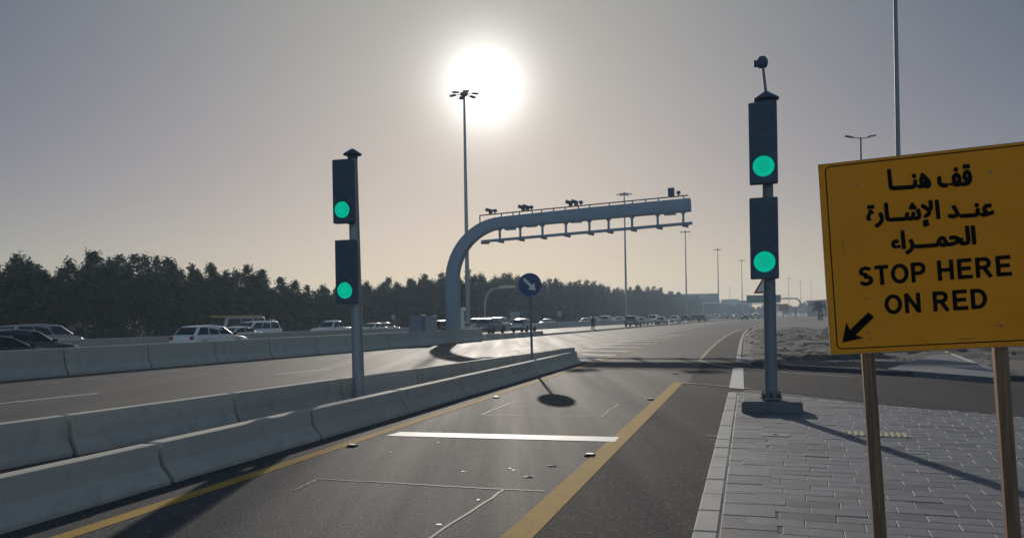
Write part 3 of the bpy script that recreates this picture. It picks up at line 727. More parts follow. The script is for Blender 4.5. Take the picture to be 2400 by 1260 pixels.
def glyph(ch):                                                      # bold grotesque capitals, cap height 1, stroke .2: (advance, strokes)
    W_ = .205; h = W_/2
    if ch == 'S': return .66, [arc(.33, .735, .205, .165, 20, 270, 18)+arc(.33, .28, .225, .185, 90, -165, 18)[0:]]
    if ch == 'T': return .62, [[(.0, 1-h), (.60, 1-h)], [(.30, 0), (.30, 1)]]
    if ch == 'O': return .80, [('c', arc(.39, .5, .29, .405, 0, 360-360/30, 29))]
    if ch == 'P': return .68, [[(h, 0), (h, 1)], [(h, 1-h), (.36, 1-h)]+arc(.36, .675, .185, .222, 90, -90, 12)+[(h, .453)]]
    if ch == 'H': return .76, [[(h, 0), (h, 1)], [(.60, 0), (.60, 1)], [(h, .51), (.60, .51)]]
    if ch == 'E': return .68, [[(h, 0), (h, 1)], [(h, 1-h*.9), (.61, 1-h*.9)], [(h, .51), (.57, .51)], [(h, h*.9), (.63, h*.9)]]
    if ch == 'R': return .76, [[(h, 0), (h, 1)], [(h, 1-h), (.38, 1-h)]+arc(.38, .695, .18, .202, 90, -90, 12)+[(h, .493)], [(.36, .47), (.62, .0)]]
    if ch == 'N': return .77, [[(h, 0), (h, 1)], [(.60, 0), (.60, 1)], [(h+.01, .93), (.59, .07)]]
    if ch == 'D': return .76, [[(h, 0), (h, 1)], [(h, 1-h), (.30, 1-h)]+arc(.30, .5, .29, .397, 90, -90, 18)+[(h, h)]]
    return .30, []
def latin(s, px0, py0, px1, py1, capz):                             # baseline from pixel to pixel on the board
    x0, z0 = onboard(px0, py0); x1, z1 = onboard(px1, py1)
    adv = sum(glyph(c)[0] for c in s)+.06*(len(s)-1); sx = (x1-x0)/adv; b = MB(); cx = 0; y = -.0016
    for c in s:
        if c == ' ': b.build('lettering', m_black, bo, fix=False); b = MB()
        a, st = glyph(c)
        for q in st:
            cl = isinstance(q, tuple); pts = q[1] if cl else q; y -= .00004
            stroke(b, [(x0+(cx+p[0])*sx, z0+(z1-z0)*(cx+p[0])/adv+p[1]*capz) for p in pts], .182*(sx+capz)/2, y, cl)
        cx += a+.06
    return b.build('lettering', m_black, bo, fix=False)
zc_ = (onboard(2015, 630)[1]-onboard(2013, 670)[1])
latin('STOP HERE', 2013, 671, 2375, 645, .118)
latin('ON RED', 2074, 737, 2320, 722, .118)
TW = '\u0640'
def arabic(s, pxl, pyl, pxr, pyr, wgt, body_h):
    c = bpy.data.curves.new('lettering', 'FONT'); items = []; x = 0
    tmp = bpy.data.objects.new('lettering', c); COL.objects.link(tmp)
    def meshof(st):
        c.body = st; bpy.context.view_layer.update(); dg = bpy.context.evaluated_depsgraph_get(); dg.update()
        return bpy.data.meshes.new_from_object(tmp.evaluated_get(dg))
    def adv(st):                                                    # advance width from the pen position of a bar set after it
        m = meshof(st+'|'); a = max(v.co.x for v in m.vertices); m2 = meshof('|'); return a-max(v.co.x for v in m2.vertices)
    V = []; Fq = []
    for ch in s[::-1]:
        if ch == ' ': x += .30; continue
        m = meshof(ch); V0 = len(V)
        V += [(v.co.x+x, v.co.y) for v in m.vertices]; Fq += [[V0+i for i in p.vertices] for p in m.polygons]
        x += adv(ch)
    bpy.data.objects.remove(tmp)
    x0, z0 = onboard(pxl, pyl); x1, z1 = onboard(pxr, pyr)
    mnx, mxx = min(v[0] for v in V), max(v[0] for v in V); mny, mxy = min(v[1] for v in V), max(v[1] for v in V)
    sx = (x1-x0-wgt)/(mxx-mnx); sz = (body_h-wgt)/(mxy-mny)
    b = MB(); y = -.0016
    for k in range(13):
        ox, oz = (0, 0) if k == 12 else (wgt/2*cos(2*pi*k/12), wgt/2*sin(2*pi*k/12)); y -= .00004
        b.add([(x0+wgt/2+(v[0]-mnx)*sx+ox, y, z0+(z1-z0)*(v[0]-mnx)/(mxx-mnx)+(v[1]-mny)*sz+oz+wgt/2) for v in V], Fq)
    return b.build('arabic_lettering', m_black, bo, fix=False)
def bh(px, pt, pb): return onboard(px, pt)[1]-onboard(px, pb)[1]
arabic('\ufed7\ufed2 \ufeeb\ufee8'+TW*3+'\ufe8e', 2082, 448, 2280, 436, .013, .132)
arabic('\ufecb\ufee8'+TW*2+'\ufeaa \ufe8d\ufef9\ufeb7'+TW*2+'\ufe8e\ufead\ufe93', 2032, 539, 2333, 524, .013, .158)
arabic('\ufe8d\ufedf\ufea4\ufee4'+TW*3+'\ufeae\ufe8d\ufe80', 2088, 599, 2290, 586, .013, .146)
b = MB(); P0, P1 = onboard(2042, 737), onboard(1974, 802); dx, dz = P1[0]-P0[0], P1[1]-P0[1]; Ln = math.hypot(dx, dz); ex, ez = dx/Ln, dz/Ln
ar = [(0, .022), (Ln-.085, .022), (Ln-.105, .068), (Ln, 0), (Ln-.105, -.068), (Ln-.085, -.022), (0, -.022)]
b.prism([(P0[0]+a*ex-c*ez, P0[1]+a*ez+c*ex) for a, c in ar], lambda x, z, y: Vector((x, y, z)), -.0022, -.0012); b.build('arrow', m_black, bo)
# two timber posts
for px in (2038, 2353):
    x, z = onboard(px, 850); b = MB(); b.box((x, .058, (BH*.95-1.62)/2), (.070, .065, BH*.95+1.62))
    o = b.build('post', m_wood, t, bevel=.003, seg=1)
b = MB(); x, z = onboard(2374, 980); b.box((x-.002, .058, z), (.012, .03, .04)); b.build('post_knot', mat('dark_knot', (.05, .025, .012), .8), t, bevel=.004)
b = MB()
for px in (2038, 2353):
    x, z = onboard(px, 850)
    for zz in (.12, 1.0): b.cyl((x, -.004, zz), (x, .03, zz), .006, n=8)
b.build('screw', m_galvd, t)
b = MB()
for (xa, ya), (xb, yb) in (((2025, 702), (2036, 700)), ((2036, 790), (2044, 794)), ((2330, 760), (2352, 766)), ((1975, 560), (1978, 585)), ((2240, 795), (2290, 792))):
    p_, q_2 = onboard(xa, ya), onboard(xb, yb); stroke(b, [p_, q_2], .004, -.0012)
b.build('scratch', mat('sign_scratch', (.30, .17, .06), .8), bo, fix=False)

# ------------------------------------------------------------------ arched gantry over the carriageway
CB = D(1062, 740, 60.0); CE = D(1619, 480, 54.0); gd = Vector((CE.x-CB.x, CE.y-CB.y, 0)); GL = gd.length; gd.normalize(); ga_ = math.atan2(gd.y, gd.x)
t = thing('camera_gantry', 'blue grey arched steel gantry carrying cameras, reaching right over the carriageway', 'gantry', (CB.x, CB.y, 0), ga_)
zA, zE = 8.95, CE.z
path = [(0, 0), (0, 4.6)]
for i in range(1, 15):
    a = (pi/2-.028)*i/14; path.append((4.4*(1-cos(a))*1.0, 4.6+(zA-4.6)*sin(a)))
path.append((GL*.6, zA+(zE-zA)*.52)); path.append((GL, zE))
b = MB(); V = []; K = len(path)
for k, (x, z) in enumerate(path):
    a0, a1 = path[max(k-1, 0)], path[min(k+1, K-1)]; tx_, tz_ = a1[0]-a0[0], a1[1]-a0[1]; l_ = math.hypot(tx_, tz_); nx_, nz_ = -tz_/l_, tx_/l_
    hw = .50 if k < 3 else .50-.05*min(1, k/14)
    for s, y in ((1, -.34), (1, .34), (-1, .34), (-1, -.34)): V.append((x+s*nx_*hw, y, z+s*nz_*hw))
Fq = [(k*4+i, k*4+(i+1) % 4, k*4+4+(i+1) % 4, k*4+4+i) for k in range(K-1) for i in range(4)]+[(3, 2, 1, 0), tuple(range((K-1)*4, K*4))]
b.add(V, Fq); b.build('arch_beam', m_gantry, t, bevel=.05, smooth=25)
def gs(px): return (D(px, 500, 57).x-CB.x)/gd.x if False else None
def on_g(px, py):                                                   # position along and height in the gantry plane
    r, u = ray(px, py); n2 = Vector((gd.y, -gd.x)); c0 = Vector((CB.x, CB.y)); d = Vector((r, 1)); Y = c0.dot(n2)/d.dot(n2)
    return (Vector((r*Y, Y))-c0).dot(Vector((gd.x, gd.y))), CZ+u*Y
r0, r1 = on_g(1130, 566), on_g(1623, 523)
b = MB(); b.box(((r0[0]+r1[0])/2, -.1, (r0[1]+r1[1])/2), (math.hypot(r1[0]-r0[0], r1[1]-r0[1]), .22, .20), Matrix.Rotation(-math.atan2(r1[1]-r0[1], r1[0]-r0[0]), 3, 'Y')); b.build('equipment_rail', m_gantry, t, bevel=.02)
for px in (1172, 1220, 1272, 1327, 1382, 1427, 1482, 1542, 1602):
    x = on_g(px, 520)[0]; f = (x-r0[0])/(r1[0]-r0[0]); zr = r0[1]+(r1[1]-r0[1])*f
    zt = zA+(zE-zA)*max(0, (x-4.4)/(GL-4.4)) - .45
    if x < 4.4: zt -= (4.4-x)**2*.11
    b = MB(); b.box((x, -.1, (zr+zt)/2), (.15, .14, zt-zr)); b.box((x, -.1, zt-.06), (.30, .22, .14)); b.build('hanger', m_gantry, t, bevel=.01)
    b = MB(); b.box((x+.15, -.28, zr-.16), (.42, .34, .17), Matrix.Rotation(.22, 3, 'Y')); b.box((x+.28, -.50, zr-.20), (.16, .16, .14)); b.build('sensor_box', m_galvd, t, bevel=.02)
b = MB(); b.box((r0[0]+.35, -.26, r0[1]-.14), (.60, .34, .16)); b.build('sensor_box', m_galvd, t, bevel=.02)
q0, q1 = on_g(1128, 506), on_g(1614, 459)
b = MB(); b.cyl((q0[0], -.3, q0[1]), (q1[0], -.3, q1[1]), .045, n=8); b.cyl((q0[0], -.3, q0[1]), (q0[0], -.3, q0[1]-1.0), .05, n=8)
for px in (1178, 1205, 1220, 1250, 1272, 1300, 1327, 1358, 1384, 1430, 1484, 1515, 1545, 1604):
    x = on_g(px, 480)[0]; f = (x-q0[0])/(q1[0]-q0[0]); z = q0[1]+(q1[1]-q0[1])*f; b.box((x, -.3, z-.25), (.07, .07, .5))
b.build('maintenance_rail', m_galvd, t)
for px, k in ((1150, 1), (1163, 0), (1226, 1), (1236, 1), (1248, 0), (1337, 1), (1350, 1), (1364, 0), (1575, 2), (1592, 0)):
    x = on_g(px, 480)[0]; f = (x-q0[0])/(q1[0]-q0[0]); z = q0[1]+(q1[1]-q0[1])*f
    b = MB()
    if k == 2: b.box((x, -.3, z+.34), (.42, .35, .55)); b.cyl((x, -.3, z), (x, -.3, z+.2), .06)
    elif k == 1: b.cyl((x, -.3, z), (x, -.3, z+.25), .05); b.box((x-.03, -.3, z+.32), (.40, .55, .24), Matrix.Rotation(.3, 3, 'Y')); b.box((x+.14, -.35, z+.14), (.2, .2, .16))
    else: b.cyl((x, -.3, z), (x, -.3, z+.18), .05); b.box((x, -.3, z+.25), (.24, .3, .2))
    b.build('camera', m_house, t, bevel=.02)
for px, py in ((1350, 521), (1245, 531), (1196, 538), (1570, 503)):
    x, z = on_g(px, py); b = MB(); b.box((x, 0, z+.06), (.8, .5, .16)); b.build('beam_housing', m_gantry, t, bevel=.02)
# roadside cabinets by its foot
p = D(985, 775, 53.0); t = thing('roadside_cabinet', 'blue grey equipment cabinet with pale side beside the gantry foot', 'cabinet', (p.x, p.y, 0), -R(25))
b = MB(); b.box((-.2, 0, 1.0), (.95, .6, 1.9)); b.box((-.2, 0, 1.97), (1.02, .68, .06)); b.build('body', m_cabblue, t, bevel=.02)
b = MB(); b.box((-.2, -.31, 1.0), (.85, .02, 1.7)); b.build('door', m_cabblue, t, bevel=.005)
p = D(1004, 775, 53.6); t = thing('roadside_cabinet', 'pale grey equipment cabinet standing right of the blue grey one', 'cabinet', (p.x+.1, p.y, 0), -R(25))
b = MB(); b.box((.1, 0, .98), (.62, .6, 1.86)); b.box((.1, 0, 1.94), (.68, .66, .06)); b.build('body', m_cab, t, bevel=.02)
b = MB(); b.box((.1, -.31, 1.0), (.52, .02, 1.6)); b.build('door', m_cab, t, bevel=.005)
def small_post(name, px, ytop, Y, label, cat, w_=.2, capw=0, m=m_white):
    p = D(px, ytop, Y); t = thing(name, label, cat, (p.x, p.y, 0)); b = MB(); b.cyl((0, 0, 0), (0, 0, p.z-.3), w_/2, n=10); b.build('post', m, t)
    b = MB(); b.lathe([(w_*.5, p.z-.3), (w_*.9, p.z-.26), (w_*.9, p.z-.1), (w_*.3, p.z)], n=12); b.build('head', m, t); return t
small_post('bollard_camera', 1083, 720, 62, 'slim white post with rounded head behind the gantry foot', 'post', .35)
small_post('marker_post', 98, 738, 66, 'thick white marker post before the trees at far left', 'post', .5)
def plate(px, y0, y1, wpx, Y, label, m=m_cab):
    p = D(px, y0, Y); q = D(px, y1, Y); t = thing('sign_plate', label, 'sign plate', (p.x, p.y, 0), -HW.a)
    b = MB(); b.box((0, 0, (p.z+q.z)/2), (wpx/F*Y, .03, p.z-q.z)); b.build('plate', m, t); b = MB(); b.cyl((0, .05, 0), (0, .05, p.z), .04, n=8); b.build('post', m_galvd, t)
plate(168, 762, 776, 20, 66, 'small grey rectangular plate right of the white minivan before the trees')
plate(1206, 731, 752, 24, 130, 'pale grey plate on a post left of the blue sign pole')
plate(1311, 729, 741, 11, 150, 'small pale plate on a post before the far trees')
plate(922, 737, 748, 10, 95, 'narrow grey plate on a post left of the cabinets')
# small arched sign arm, far behind
p = D(1137, 745, 112); q = D(1204, 672, 112); t = thing('arched_sign_arm', 'pale curved post with a flat lit-edge panel left of the blue disc', 'sign arm', (p.x, p.y, 0), -.35)
pts = [(0, 0, 0), (0, 0, 3.6)]+[(1.7*(1-cos(a)), 0, 3.6+2.4*sin(a)) for a in [pi/2*i/8 for i in range(1, 9)]]+[(q.x-p.x-.9, 0, 6.05)]
b = MB(); b.tube(pts, .17, 10); b.build('arm', m_cab, t, smooth=60)
b = MB(); b.box((q.x-p.x-.7, -.2, 6.15), (2.2, .7, .38)); b.build('panel', mat('panel_cream', (.62, .58, .44), .5), t, bevel=.03)

# ------------------------------------------------------------------ masts and lamp posts
MAST_H = 30.0
def mast(px, ytop, Y, label, h=None, n=6, group='high lighting masts'):
    p = D(px, ytop, Y); H_ = p.z if h is None else h
    t = thing('lighting_mast', label, 'lighting mast', (p.x, p.y, 0), rng.uniform(0, 1), group)
    b = MB(); b.cyl((0, 0, 0), (0, 0, H_-.4), .30, .13, 14); b.build('pole', m_galv, t, smooth=40)
    b = MB(); b.lathe([(.18, H_-.8), (.5, H_-.55), (.5, H_-.35), (.22, H_-.2), (.12, H_)], n=12); b.build('crown', m_galvd, t, smooth=30)
    for k in range(n):
        a = 2*pi*k/n; ca, sa = cos(a), sin(a); b = MB()
        b.cyl((.3*ca, .3*sa, H_-.45), (1.15*ca, 1.15*sa, H_-.5), .05, n=6)
        b.box((1.45*ca, 1.45*sa, H_-.52), (.75, .5, .16), Matrix.Rotation(a, 3, 'Z') @ Matrix.Rotation(.12, 3, 'Y')); b.build('floodlight', m_galvd, t, bevel=.02)
    return t
mast(1087.5, 212, 95, 'tall lighting mast with floodlights standing under the sun')
mast(1463, 450, 178, 'lighting mast seen behind the gantry beam')
mast(1606, 540, 260, 'lighting mast right of the gantry beam end')
mast(1682, 582, 333, 'lighting mast rising behind the end of the long flat building')
mast(1738, 608, 405, 'lighting mast left of the red triangle sign')
mast(1710, 672, 700, 'tiny distant lighting mast left of the green overhead sign')
mast(1848, 650, 610, 'faint distant lighting mast just right of the right signal')
mast(1876, 656, 680, 'faint distant lighting mast, middle one right of the right signal')
mast(1901, 663, 760, 'faint distant lighting mast nearest the palm')
p = D(2105.5, 360, 45); p0 = D(2112, 790, 45)
t = thing('lamp_column', 'very tall dark lamp column rising out of the picture behind the yellow board', 'lamp column', (p.x, p.y, 0))
b = MB(); b.cyl((0, 0, 0), (-.03, 0, 25), .15, .10, 18); b.build('pole', m_galvd, t, smooth=40)
b = MB(); b.box((0, 0, 25.1), (2.4, .3, .14)); b.build('lamp_head', m_galvd, t, bevel=.03)
p = D(2017, 322, 50)
t = thing('street_lamp', 'slender double armed street lamp above the yellow board', 'street lamp', (p.x, p.y, 0), R(8))
b = MB(); b.cyl((0, 0, 0), (0, 0, p.z), .10, .055, 12); b.build('pole', m_galvd, t, smooth=40)
for s, dz in ((-1, .03), (1, .10)):
    b = MB(); b.cyl((0, 0, p.z-.06), (s*.55, 0, p.z-.02), .028, n=8); b.build('arm', m_galvd, t)
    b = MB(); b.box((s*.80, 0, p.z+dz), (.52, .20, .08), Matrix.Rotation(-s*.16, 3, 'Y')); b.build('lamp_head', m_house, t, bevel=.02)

# ------------------------------------------------------------------ far structures
m_bld = mat('far_building_wall', (.11, .15, .19), .8, var=.08, scale=.05); m_bldr = mat('far_building_roof', (.16, .18, .20), .8)
def building(px0, px1, ytop, Y, depth, label, name='long_building', bays=8):
    a, c = D(px0, ytop, Y), D(px1, ytop, Y); W_ = c.x-a.x; H_ = c.z
    t = thing(name, label, 'building', ((a.x+c.x)/2, Y, 0))
    b = MB(); b.box((0, depth/2, H_/2-.3), (W_, depth, H_-.6)); b.build('wall', m_bld, t)
    b = MB(); b.box((0, depth/2, H_-.2), (W_+.8, depth+.8, .9)); b.build('roof', m_bldr, t)
    for k in range(bays):
        x = -W_/2+(k+.5)*W_/bays; b = MB(); b.box((x, -.05, H_*.3), (W_/bays*.62, .15, H_*.16)); b.build('window', m_glass, t)
    return t
building(1490, 1683, 688, 520, 30, 'long flat roofed blue grey building behind the far trees')
building(1706, 1731, 701, 640, 20, 'small dark flat building left of the green overhead sign', 'low_building', 3)
building(1733, 1762, 704, 640, 20, 'second small flat building directly beside the green overhead sign', 'low_building', 3)
building(1934, 2050, 701, 330, 20, 'dark flat block behind the palm and yellow board', 'low_building', 4)
a, c = D(1750, 700, 250), D(1828, 700, 250)
t = thing('overhead_sign', 'green overhead direction sign on a curved arm beyond the right signal', 'overhead sign', (D(1866, 740, 250).x, 250, 0))
px_ = lambda x, y: (D(x, y, 250).x-D(1866, 740, 250).x, D(x, y, 250).z)
b = MB(); pts = [(0, 0, 0), (0, 0, px_(1866, 722)[1])]+[(px_(1866, 0)[0]-1.9*(1-cos(a_)), 0, px_(1866, 722)[1]+(px_(1866, 699)[1]-px_(1866, 722)[1])*sin(a_)) for a_ in [pi/2*i/6 for i in range(1, 7)]]+[(px_(1752, 699)[0], 0, px_(1790, 699)[1])]
b.tube(pts, .22, 10); b.build('arm', m_galv, t, smooth=60)
xa, xb = px_(1749, 700)[0], px_(1829, 700)[0]; za, zb2 = px_(1790, 709)[1], px_(1790, 691)[1]
b = MB(); b.box(((xa+xb)/2, -.35, (za+zb2)/2), (xb-xa, .15, zb2-za)); b.build('panel', m_grsign, t, bevel=.03)
p = D(1836, 714, 300); t = thing('red_roadside_board', 'red roadside board right of the right signal pole', 'billboard', (p.x, 300, 0))
b = MB(); b.box((0, 0, 4.0), (3.6, .3, 2.6)); b.build('panel', mat('dull_red_panel', (.30, .04, .05), .6), t); b = MB(); b.cyl((0, .2, 0), (0, .2, 5), .15, n=8); b.build('post', m_galvd, t)
for px0, px1, y, Y, lb in ((1646, 1680, 710, 420, 'white canopy roof below the long building'), (1735, 1790, 712, 420, 'white canopy roof below the green overhead sign')):
    a, c = D(px0, y, Y), D(px1, y-3, Y); t = thing('canopy', lb, 'canopy', ((a.x+c.x)/2, Y, 0)); W_ = c.x-a.x
    b = MB(); b.box((0, 0, a.z), (W_, 5, .5)); b.build('roof', m_white, t)
    for s in (-1, 1): b = MB(); b.cyl((s*W_*.42, 0, 0), (s*W_*.42, 0, a.z-.2), .2, n=8); b.build('post', m_galv, t)

# ------------------------------------------------------------------ trees
def tree_meshes(seed, tall=8.0, leaves=8200, rounded=False):
    r = random.Random(seed); V = []; Fq = []; b = MB()
    tr = MB(); tr.tube([(0, 0, 0), (r.uniform(-.1, .1), r.uniform(-.1, .1), tall*.35), (r.uniform(-.2, .2), r.uniform(-.2, .2), tall*.8)], [.16, .11, .03], 7)
    plumes = [(Vector((0, 0, tall*.12)), Vector((r.uniform(-.25, .25), r.uniform(-.25, .25), tall)), 1.35)]
    for k in range(r.randint(8, 11)):
        a = r.uniform(0, 2*pi); d = r.uniform(.3, 1.35); z0 = r.uniform(.03, .5)*tall; z1 = min(tall*r.uniform(.62, .97), z0+r.uniform(2.2, 4.2))
        p = Vector((d*.35*cos(a), d*.35*sin(a), z0)); q = Vector((d*cos(a)*1.25, d*sin(a)*1.25, z1))
        plumes.append((p, q, r.uniform(.7, 1.15))); tr.tube([p*.9, q*.97], [.05, .012], 5)
    if rounded:
        plumes = [(Vector((0, 0, tall*.1)), Vector((0, 0, tall*.97)), 1.5)]
        for k in range(13):
            a = r.uniform(0, 2*pi); d = r.uniform(.4, 1.7); z1 = tall*(.97-.09*d*d)*r.uniform(.9, 1.0); p = Vector((d*.5*cos(a), d*.5*sin(a), tall*r.uniform(.03, .4))); q = Vector((d*cos(a), d*sin(a), z1))
            plumes.append((p, q, r.uniform(.9, 1.3)))
    tot = sum((q-p).length*w_ for p, q, w_ in plumes)
    for p, q, w_ in plumes:
        n = int(leaves*(q-p).length*w_/tot); ncl = max(6, n//26)
        for c in range(ncl):
            s = r.random()**.85; rad = w_*(1-s**3.0)*.95+.14
            a = r.uniform(0, 2*pi); rr = rad*math.sqrt(r.random()); cc = p.lerp(q, s)+Vector((rr*cos(a), rr*sin(a), r.uniform(-.2, .2)))
            for l in range(26):
                o_ = cc+Vector((r.gauss(0, .17), r.gauss(0, .17), r.gauss(0, .20)))
                d1 = Vector((r.gauss(0, 1), r.gauss(0, 1), r.gauss(.5, .8))).normalized(); d2_ = d1.orthogonal().normalized(); d2_ = Matrix.Rotation(r.uniform(0, 6.3), 3, d1) @ d2_
                h1, h2 = d1*r.uniform(.10, .19), d2_*r.uniform(.045, .085); k0 = len(V)
                V += [o_-h1, o_+h2, o_+h1, o_-h2]; Fq.append((k0, k0+1, k0+2, k0+3))
    b.add(V, Fq)
    return tr, b
PROT = []
for i in range(11):
    tr, fo = tree_meshes(100+i) if i < 6 else tree_meshes(100+i, leaves=9500, rounded=True)
    a = tr.build('trunk', m_bark, smooth=60); c = fo.build('crown', m_leaf, fix=False)
    PROT.append((a.data, c.data)); bpy.data.objects.remove(a); bpy.data.objects.remove(c)
def tree(p, sc, wid, label, group, name='roadside_tree'):
    k = rng.choice((6, 7, 8, 9, 10, 6, 7, 8, 9, 10, 0, 3)) if group != 'trees in the near left row' else rng.randrange(6); t = thing(name, label, 'tree', (p.x, p.y, -.02), rng.uniform(0, 6.3), group); t.scale = (wid, wid, sc)
    for nm, me in (('trunk', PROT[k][0]), ('crown', PROT[k][1])):
        o = bpy.data.objects.new(nm, me); COL.objects.link(o); o.parent = t
    return t
def interp(x, tab):
    for (x0, y0), (x1, y1) in zip(tab[:-1], tab[1:]):
        if x0 <= x <= x1: return y0+(y1-y0)*(x-x0)/(x1-x0)
    return tab[0][1] if x < tab[0][0] else tab[-1][1]
SKYLINE = [(-100, 606), (0, 608), (40, 594), (60, 593), (95, 622), (150, 612), (200, 597), (250, 592), (350, 594), (400, 606), (450, 618), (520, 622), (560, 617), (620, 630), (660, 640), (690, 656), (740, 668), (790, 666), (850, 660), (900, 656), (950, 646), (1000, 641), (1060, 640), (1110, 634), (1160, 642), (1200, 640), (1250, 650), (1280, 648), (1340, 656), (1390, 651), (1420, 668), (1470, 670), (1530, 672), (1570, 682), (1620, 690), (1660, 694), (1720, 705)]
def put_tree(px, v, label, group, jit=10, wid=None):
    p = HV(px, v)
    yt = interp(px, SKYLINE)+rng.uniform(-3, jit); H_ = D(px, yt, p.y).z
    return tree(p, H_/8.0, (wid or rng.uniform(.9, 1.2))*max(1, H_/8.0), label, group)
px = -90
while px < 800:
    p = HV(px, -62); put_tree(px, -62+rng.uniform(-1, 1), 'dark bushy tree in the near left row beyond the motorway', 'trees in the near left row', 14); px += 2.2/p.y*F*.93*rng.uniform(.8, 1.2)
px = -80
while px < 830:
    p = HV(px, -66); put_tree(px, -66.5+rng.uniform(-1.5, 1.5), 'dark bushy tree in the near left row beyond the motorway', 'trees in the near left row', 26); px += 2.9/p.y*F*.93*rng.uniform(.8, 1.2)
t = put_tree(48, -60.5, 'broad round topped tree at far left, tallest of its neighbours', None, 0, 1.45)
px = 790
while px < 1700:
    p = HV(px, -64); put_tree(px, -64+rng.uniform(-2, 2), 'hazy grey green tree in the far row behind the gantry', 'trees in the far row', 9); px += max(4.2/p.y*F*.6, 8)*rng.uniform(.8, 1.2)
px = 800
while px < 1660:
    p = HV(px, -70); put_tree(px, -72+rng.uniform(-3, 3), 'hazy grey green tree in the far row behind the gantry', 'trees in the far row', 14); px += max(6.0/p.y*F*.6, 11)*rng.uniform(.8, 1.2)
for i in range(26):                                                 # low bushes on the horizon
    px = 1690+i*11+rng.uniform(-4, 4); Y = rng.uniform(420, 640); p = D(px, 735, Y); H_ = rng.uniform(6.5, 9.5)*(Y/520)
    tree(Vector((p.x, p.y, 0)), H_/8, H_/8*1.5, 'small hazy tree on the horizon beyond the slip road', 'trees on the horizon')
hb = MB(); r = random.Random(5); V = []; Fq = []                    # clipped hedge under the near row
for i in range(42000):
    u = r.uniform(15, 125) if i < 15000 else r.uniform(95, 420); tall_ = 1 if i < 15000 else 2.6
    o_ = HW(u, -59.2+r.gauss(0, .45)-(tall_-1)*1.6, abs(r.gauss(.55, .4))*tall_)
    d1 = Vector((r.gauss(0, 1), r.gauss(0, 1), r.gauss(0, 1))).normalized(); d2_ = d1.orthogonal().normalized(); h1, h2 = d1*.17*tall_, d2_*.09*tall_; k0 = len(V)
    V += [o_-h1, o_+h2, o_+h1, o_-h2]; Fq.append((k0, k0+1, k0+2, k0+3))
hb.add(V, Fq); tag(hb.build('undergrowth', m_leaf, fix=False), 'low dark undergrowth along the foot of the trees', 'undergrowth', kind='stuff')
# palm at the right
p = D(1920, 735, 180); t = thing('palm_tree', 'small date palm with drooping fronds left of the yellow board', 'palm tree', (p.x, p.y, 0))
b = MB(); b.tube([(0, 0, 0), (.05, 0, 1.6), (0, 0, 3.3)], [.34, .3, .34], 10); b.build('trunk', m_bark, t)
b = MB(); r = random.Random(3)
for k in range(64):
    a = r.uniform(0, 2*pi); el = r.uniform(-.2, 1.3); ln_ = r.uniform(1.9, 2.6); P_ = []
    for i in range(9):
        s = i/8; rr = ln_*s*cos(el); z = 2.8+ln_*s*sin(el)-1.1*s*s; P_.append(Vector((rr*cos(a), rr*sin(a), z+.5)))
    for i in range(8):
        for sd_ in (-1, 1):
            for j in range(3):
                s0 = P_[i].lerp(P_[i+1], j/3); sdv = Vector((-sin(a), cos(a), 0))*sd_; e_ = s0+sdv*.5*(1-.6*i/8)+(P_[i+1]-P_[i])*.6+Vector((0, 0, -.12)); wv = (P_[i+1]-P_[i])*.24
                b.add([s0-wv, s0+wv, e_], [(0, 1, 2)])
b.build('crown', m_palm, t, fix=False)

# ------------------------------------------------------------------ vehicles
KINDS = dict(
    sedan=dict(L=4.6, W=1.80, H=1.45, belt=.93, lower=[(-2.27, .30), (-2.3, .58), (-2.2, .97), (-1.5, 1.0), (.95, .95), (1.9, .82), (2.25, .64), (2.3, .42), (2.2, .24)], gh=(1.12, .28, -.95, -1.75), wh=1.38, wr=.33),
    suv=dict(L=4.7, W=1.90, H=1.76, belt=1.06, lower=[(-2.3, .38), (-2.36, .62), (-2.3, 1.08), (-2.0, 1.10), (1.0, 1.09), (1.95, 1.0), (2.28, .82), (2.34, .5), (2.2, .30)], gh=(1.15, .42, -1.9, -2.24), wh=1.42, wr=.38),
    crossover=dict(L=4.5, W=1.84, H=1.62, belt=1.0, lower=[(-2.2, .34), (-2.25, .6), (-2.2, 1.02), (-1.9, 1.05), (.95, 1.02), (1.85, .90), (2.2, .72), (2.25, .45), (2.1, .27)], gh=(1.2, .38, -1.55, -2.12), wh=1.36, wr=.35),
    minivan=dict(L=4.9, W=1.90, H=1.86, belt=1.08, lower=[(-2.4, .34), (-2.45, .6), (-2.4, 1.10), (-2.2, 1.12), (1.55, 1.10), (2.1, .98), (2.4, .76), (2.44, .45), (2.3, .27)], gh=(1.85, .85, -2.15, -2.38), wh=1.48, wr=.34),
    pickup=dict(L=5.2, W=1.86, H=1.78, belt=1.06, lower=[(-2.55, .45), (-2.6, .65), (-2.58, 1.05), (-.95, 1.07), (1.1, 1.08), (2.15, 1.0), (2.55, .82), (2.6, .5), (2.4, .32)], gh=(1.25, .55, -.72, -.92), wh=1.6, wr=.39),
    minibus=dict(L=6.3, W=2.05, H=2.30, belt=1.20, lower=[(-3.1, .40), (-3.15, .7), (-3.1, 1.22), (-2.9, 1.25), (2.6, 1.22), (2.95, 1.1), (3.12, .85), (3.15, .5), (3.0, .33)], gh=(2.85, 2.25, -2.95, -3.08), wh=1.95, wr=.40))
CARS = {}
